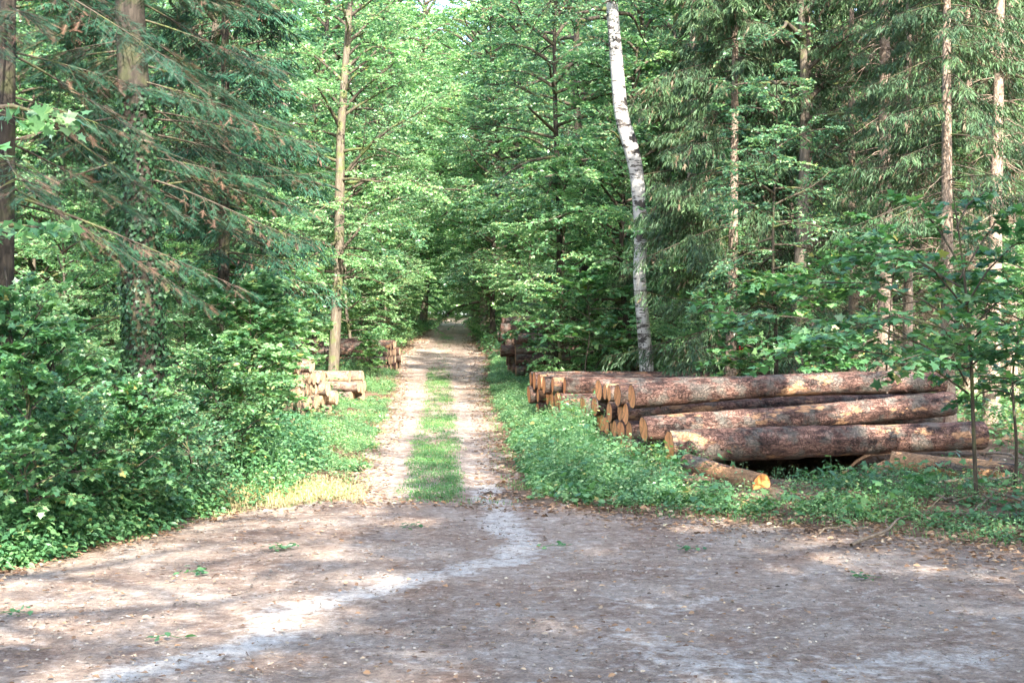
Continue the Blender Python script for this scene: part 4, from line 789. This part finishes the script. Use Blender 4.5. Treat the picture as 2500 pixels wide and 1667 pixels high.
# twigs and sticks
r = rg(41); n = 700; x = r.uniform(-8, 9, n); y = 8.5 + 12 * r.random(n) ** 1.1; k = r.random(n) < np.where(y > EDGE(x) - 1.5, 1, .25); x = x[k]; y = y[k]; n = len(x)
a = r.uniform(0, 6.28, n); l = r.uniform(.04, .2, n); z = zg(x, y) + .012; t = np.linspace(0, 1, 4)
p = np.stack([x, y, z], -1)[:, None] + np.stack([np.cos(a), np.sin(a), 0 * a], -1)[:, None] * (l[:, None] * t)[..., None] + r.normal(0, .008, (n, 4, 3)) * [1, 1, .3]
mb = MB(); tubes(mb, p, r.uniform(.002, .005, (n, 1)) * np.ones((1, 4)), 4); tag(obj('twig_litter', (mb, B_TWIG)), 'small broken twigs scattered over the dirt road', 'twigs', kind='stuff')
def stick(pts, rad, seed, label, n=4):
    r = rg(seed); q = [np.array([*G(a, b), 0.]) for a, b in pts]
    for v, h in zip(q, [p[2] if len(p) > 2 else .04 for p in pts_h(pts)]): v[2] = float(zg(v[0], v[1])) + h
    q = np.array(q); o0 = q[0].copy(); q = q - o0; mb = MB(); m = len(q); u = np.arange(m); w = np.linspace(0, m - 1, (m - 1) * 4 + 1)
    d = np.stack([np.interp(w, u, q[:, i]) for i in range(3)], -1) + r.normal(0, .012, (len(w), 3)); tubes(mb, d, np.linspace(rad, rad * .35, len(w)), 7)
    for _ in range(n):
        k = r.integers(3, len(d) - 2); tg = nz(d[k + 1] - d[k - 1]); b = d[k] + (tg * .7 + np.array([r.normal(0, .5), r.normal(0, .5), r.uniform(.0, .4)])) * r.uniform(.25, .6)
        mid = (d[k] + b) / 2 + r.normal(0, .03, 3); tubes(mb, np.array([d[k], mid, b]), np.array([rad * .4, rad * .28, rad * .12]), 5)
    o = obj('fallen_branch', mb.mesh('fallen_branch', B_TWIG)); o.location = o0; return tag(o, label, 'branch')
def pts_h(pts): return [(0, 0, .05 + .05 * math.sin(i * 1.7)) for i in range(len(pts))]
stick([(2080, 1342), (2160, 1320), (2205, 1280), (2300, 1270), (2420, 1290)], .022, 1, 'long forked grey branch lying at the right edge of the leaf litter')
stick([(2500, 1262), (2430, 1250), (2395, 1270), (2340, 1290)], .02, 2, 'crooked bare branch at the right edge of the picture')
stick([(2300, 1215), (2380, 1210), (2450, 1195), (2500, 1175)], .024, 3, 'grey stick among the weeds below the right end of the log pile')
stick([(2290, 1243), (2340, 1262), (2440, 1245), (2500, 1240)], .02, 4, 'thin bare branch just above the forked grey branch')
stick([(1155, 1238), (1190, 1246), (1225, 1250)], .008, 5, 'short dark twig lying where the pale sand bends', 1)
stick([(2000, 1310), (2060, 1302), (2120, 1306)], .014, 6, 'short stick on the leaf litter left of the forked branch', 1)
stick([(860, 1130), (885, 1163), (905, 1168)], .014, 7, 'dark stick on the left edge of the track', 1)
stick([(2400, 1130), (2460, 1140), (2500, 1150)], .03, 8, 'thick grey branch behind the sapling stems at the right edge', 2)

# fallen green sprigs on the road
def sprig(px, py, n, seed, label, s=.07):
    r = rg(seed); x, y = G(px, py); mb = MB(); a = r.uniform(0, 6.28, n); p = np.stack([r.normal(0, .09, n), r.normal(0, .07, n), r.uniform(.01, .06, n)], -1)
    scatter(mb, OVA, p, np.stack([np.cos(a), np.sin(a), r.normal(0, .2, n)], -1), UP + r.normal(0, .5, (n, 3)), s * r.uniform(.7, 1.3, n), np.clip(r.normal(.4, .2, n), 0, .9))
    tubes(mb, np.array([[-.12, 0, .01], [0, .02, .03], [.14, -.02, .01]]), np.array([.004, .004, .002]), 5, rnd=.3)
    o = obj('leaf_sprig', mb.mesh('leaf_sprig', MAPLE)); o.location = (x, y, float(zg(x, y)) + .012); return tag(o, label, 'sprig', 'fallen green sprigs')
sprig(683, 1342, 26, 1, 'biggest green leaf sprig lying on the road left of the pale sand')
sprig(475, 1405, 18, 2, 'green leaf sprig on the road, left of and nearer than the biggest one')
sprig(998, 1290, 16, 3, 'leaf sprig lying below the end of the grass strip')
sprig(1352, 1340, 10, 4, 'small green sprig right of the bend of the pale sand')
sprig(400, 1563, 5, 5, 'single bright green leaf cluster at the lower left of the road', .09)
sprig(1680, 1345, 10, 6, 'sprig on the road below the short orange ended log')
sprig(2120, 1415, 12, 7, 'sprig on the road at the right, nearest the leaf litter')
sprig(30, 1505, 10, 8, 'sprig at the left edge of the road')
print('faces', sum(len(m.polygons) for m in bpy.data.meshes), 'objs', len(bpy.data.objects))
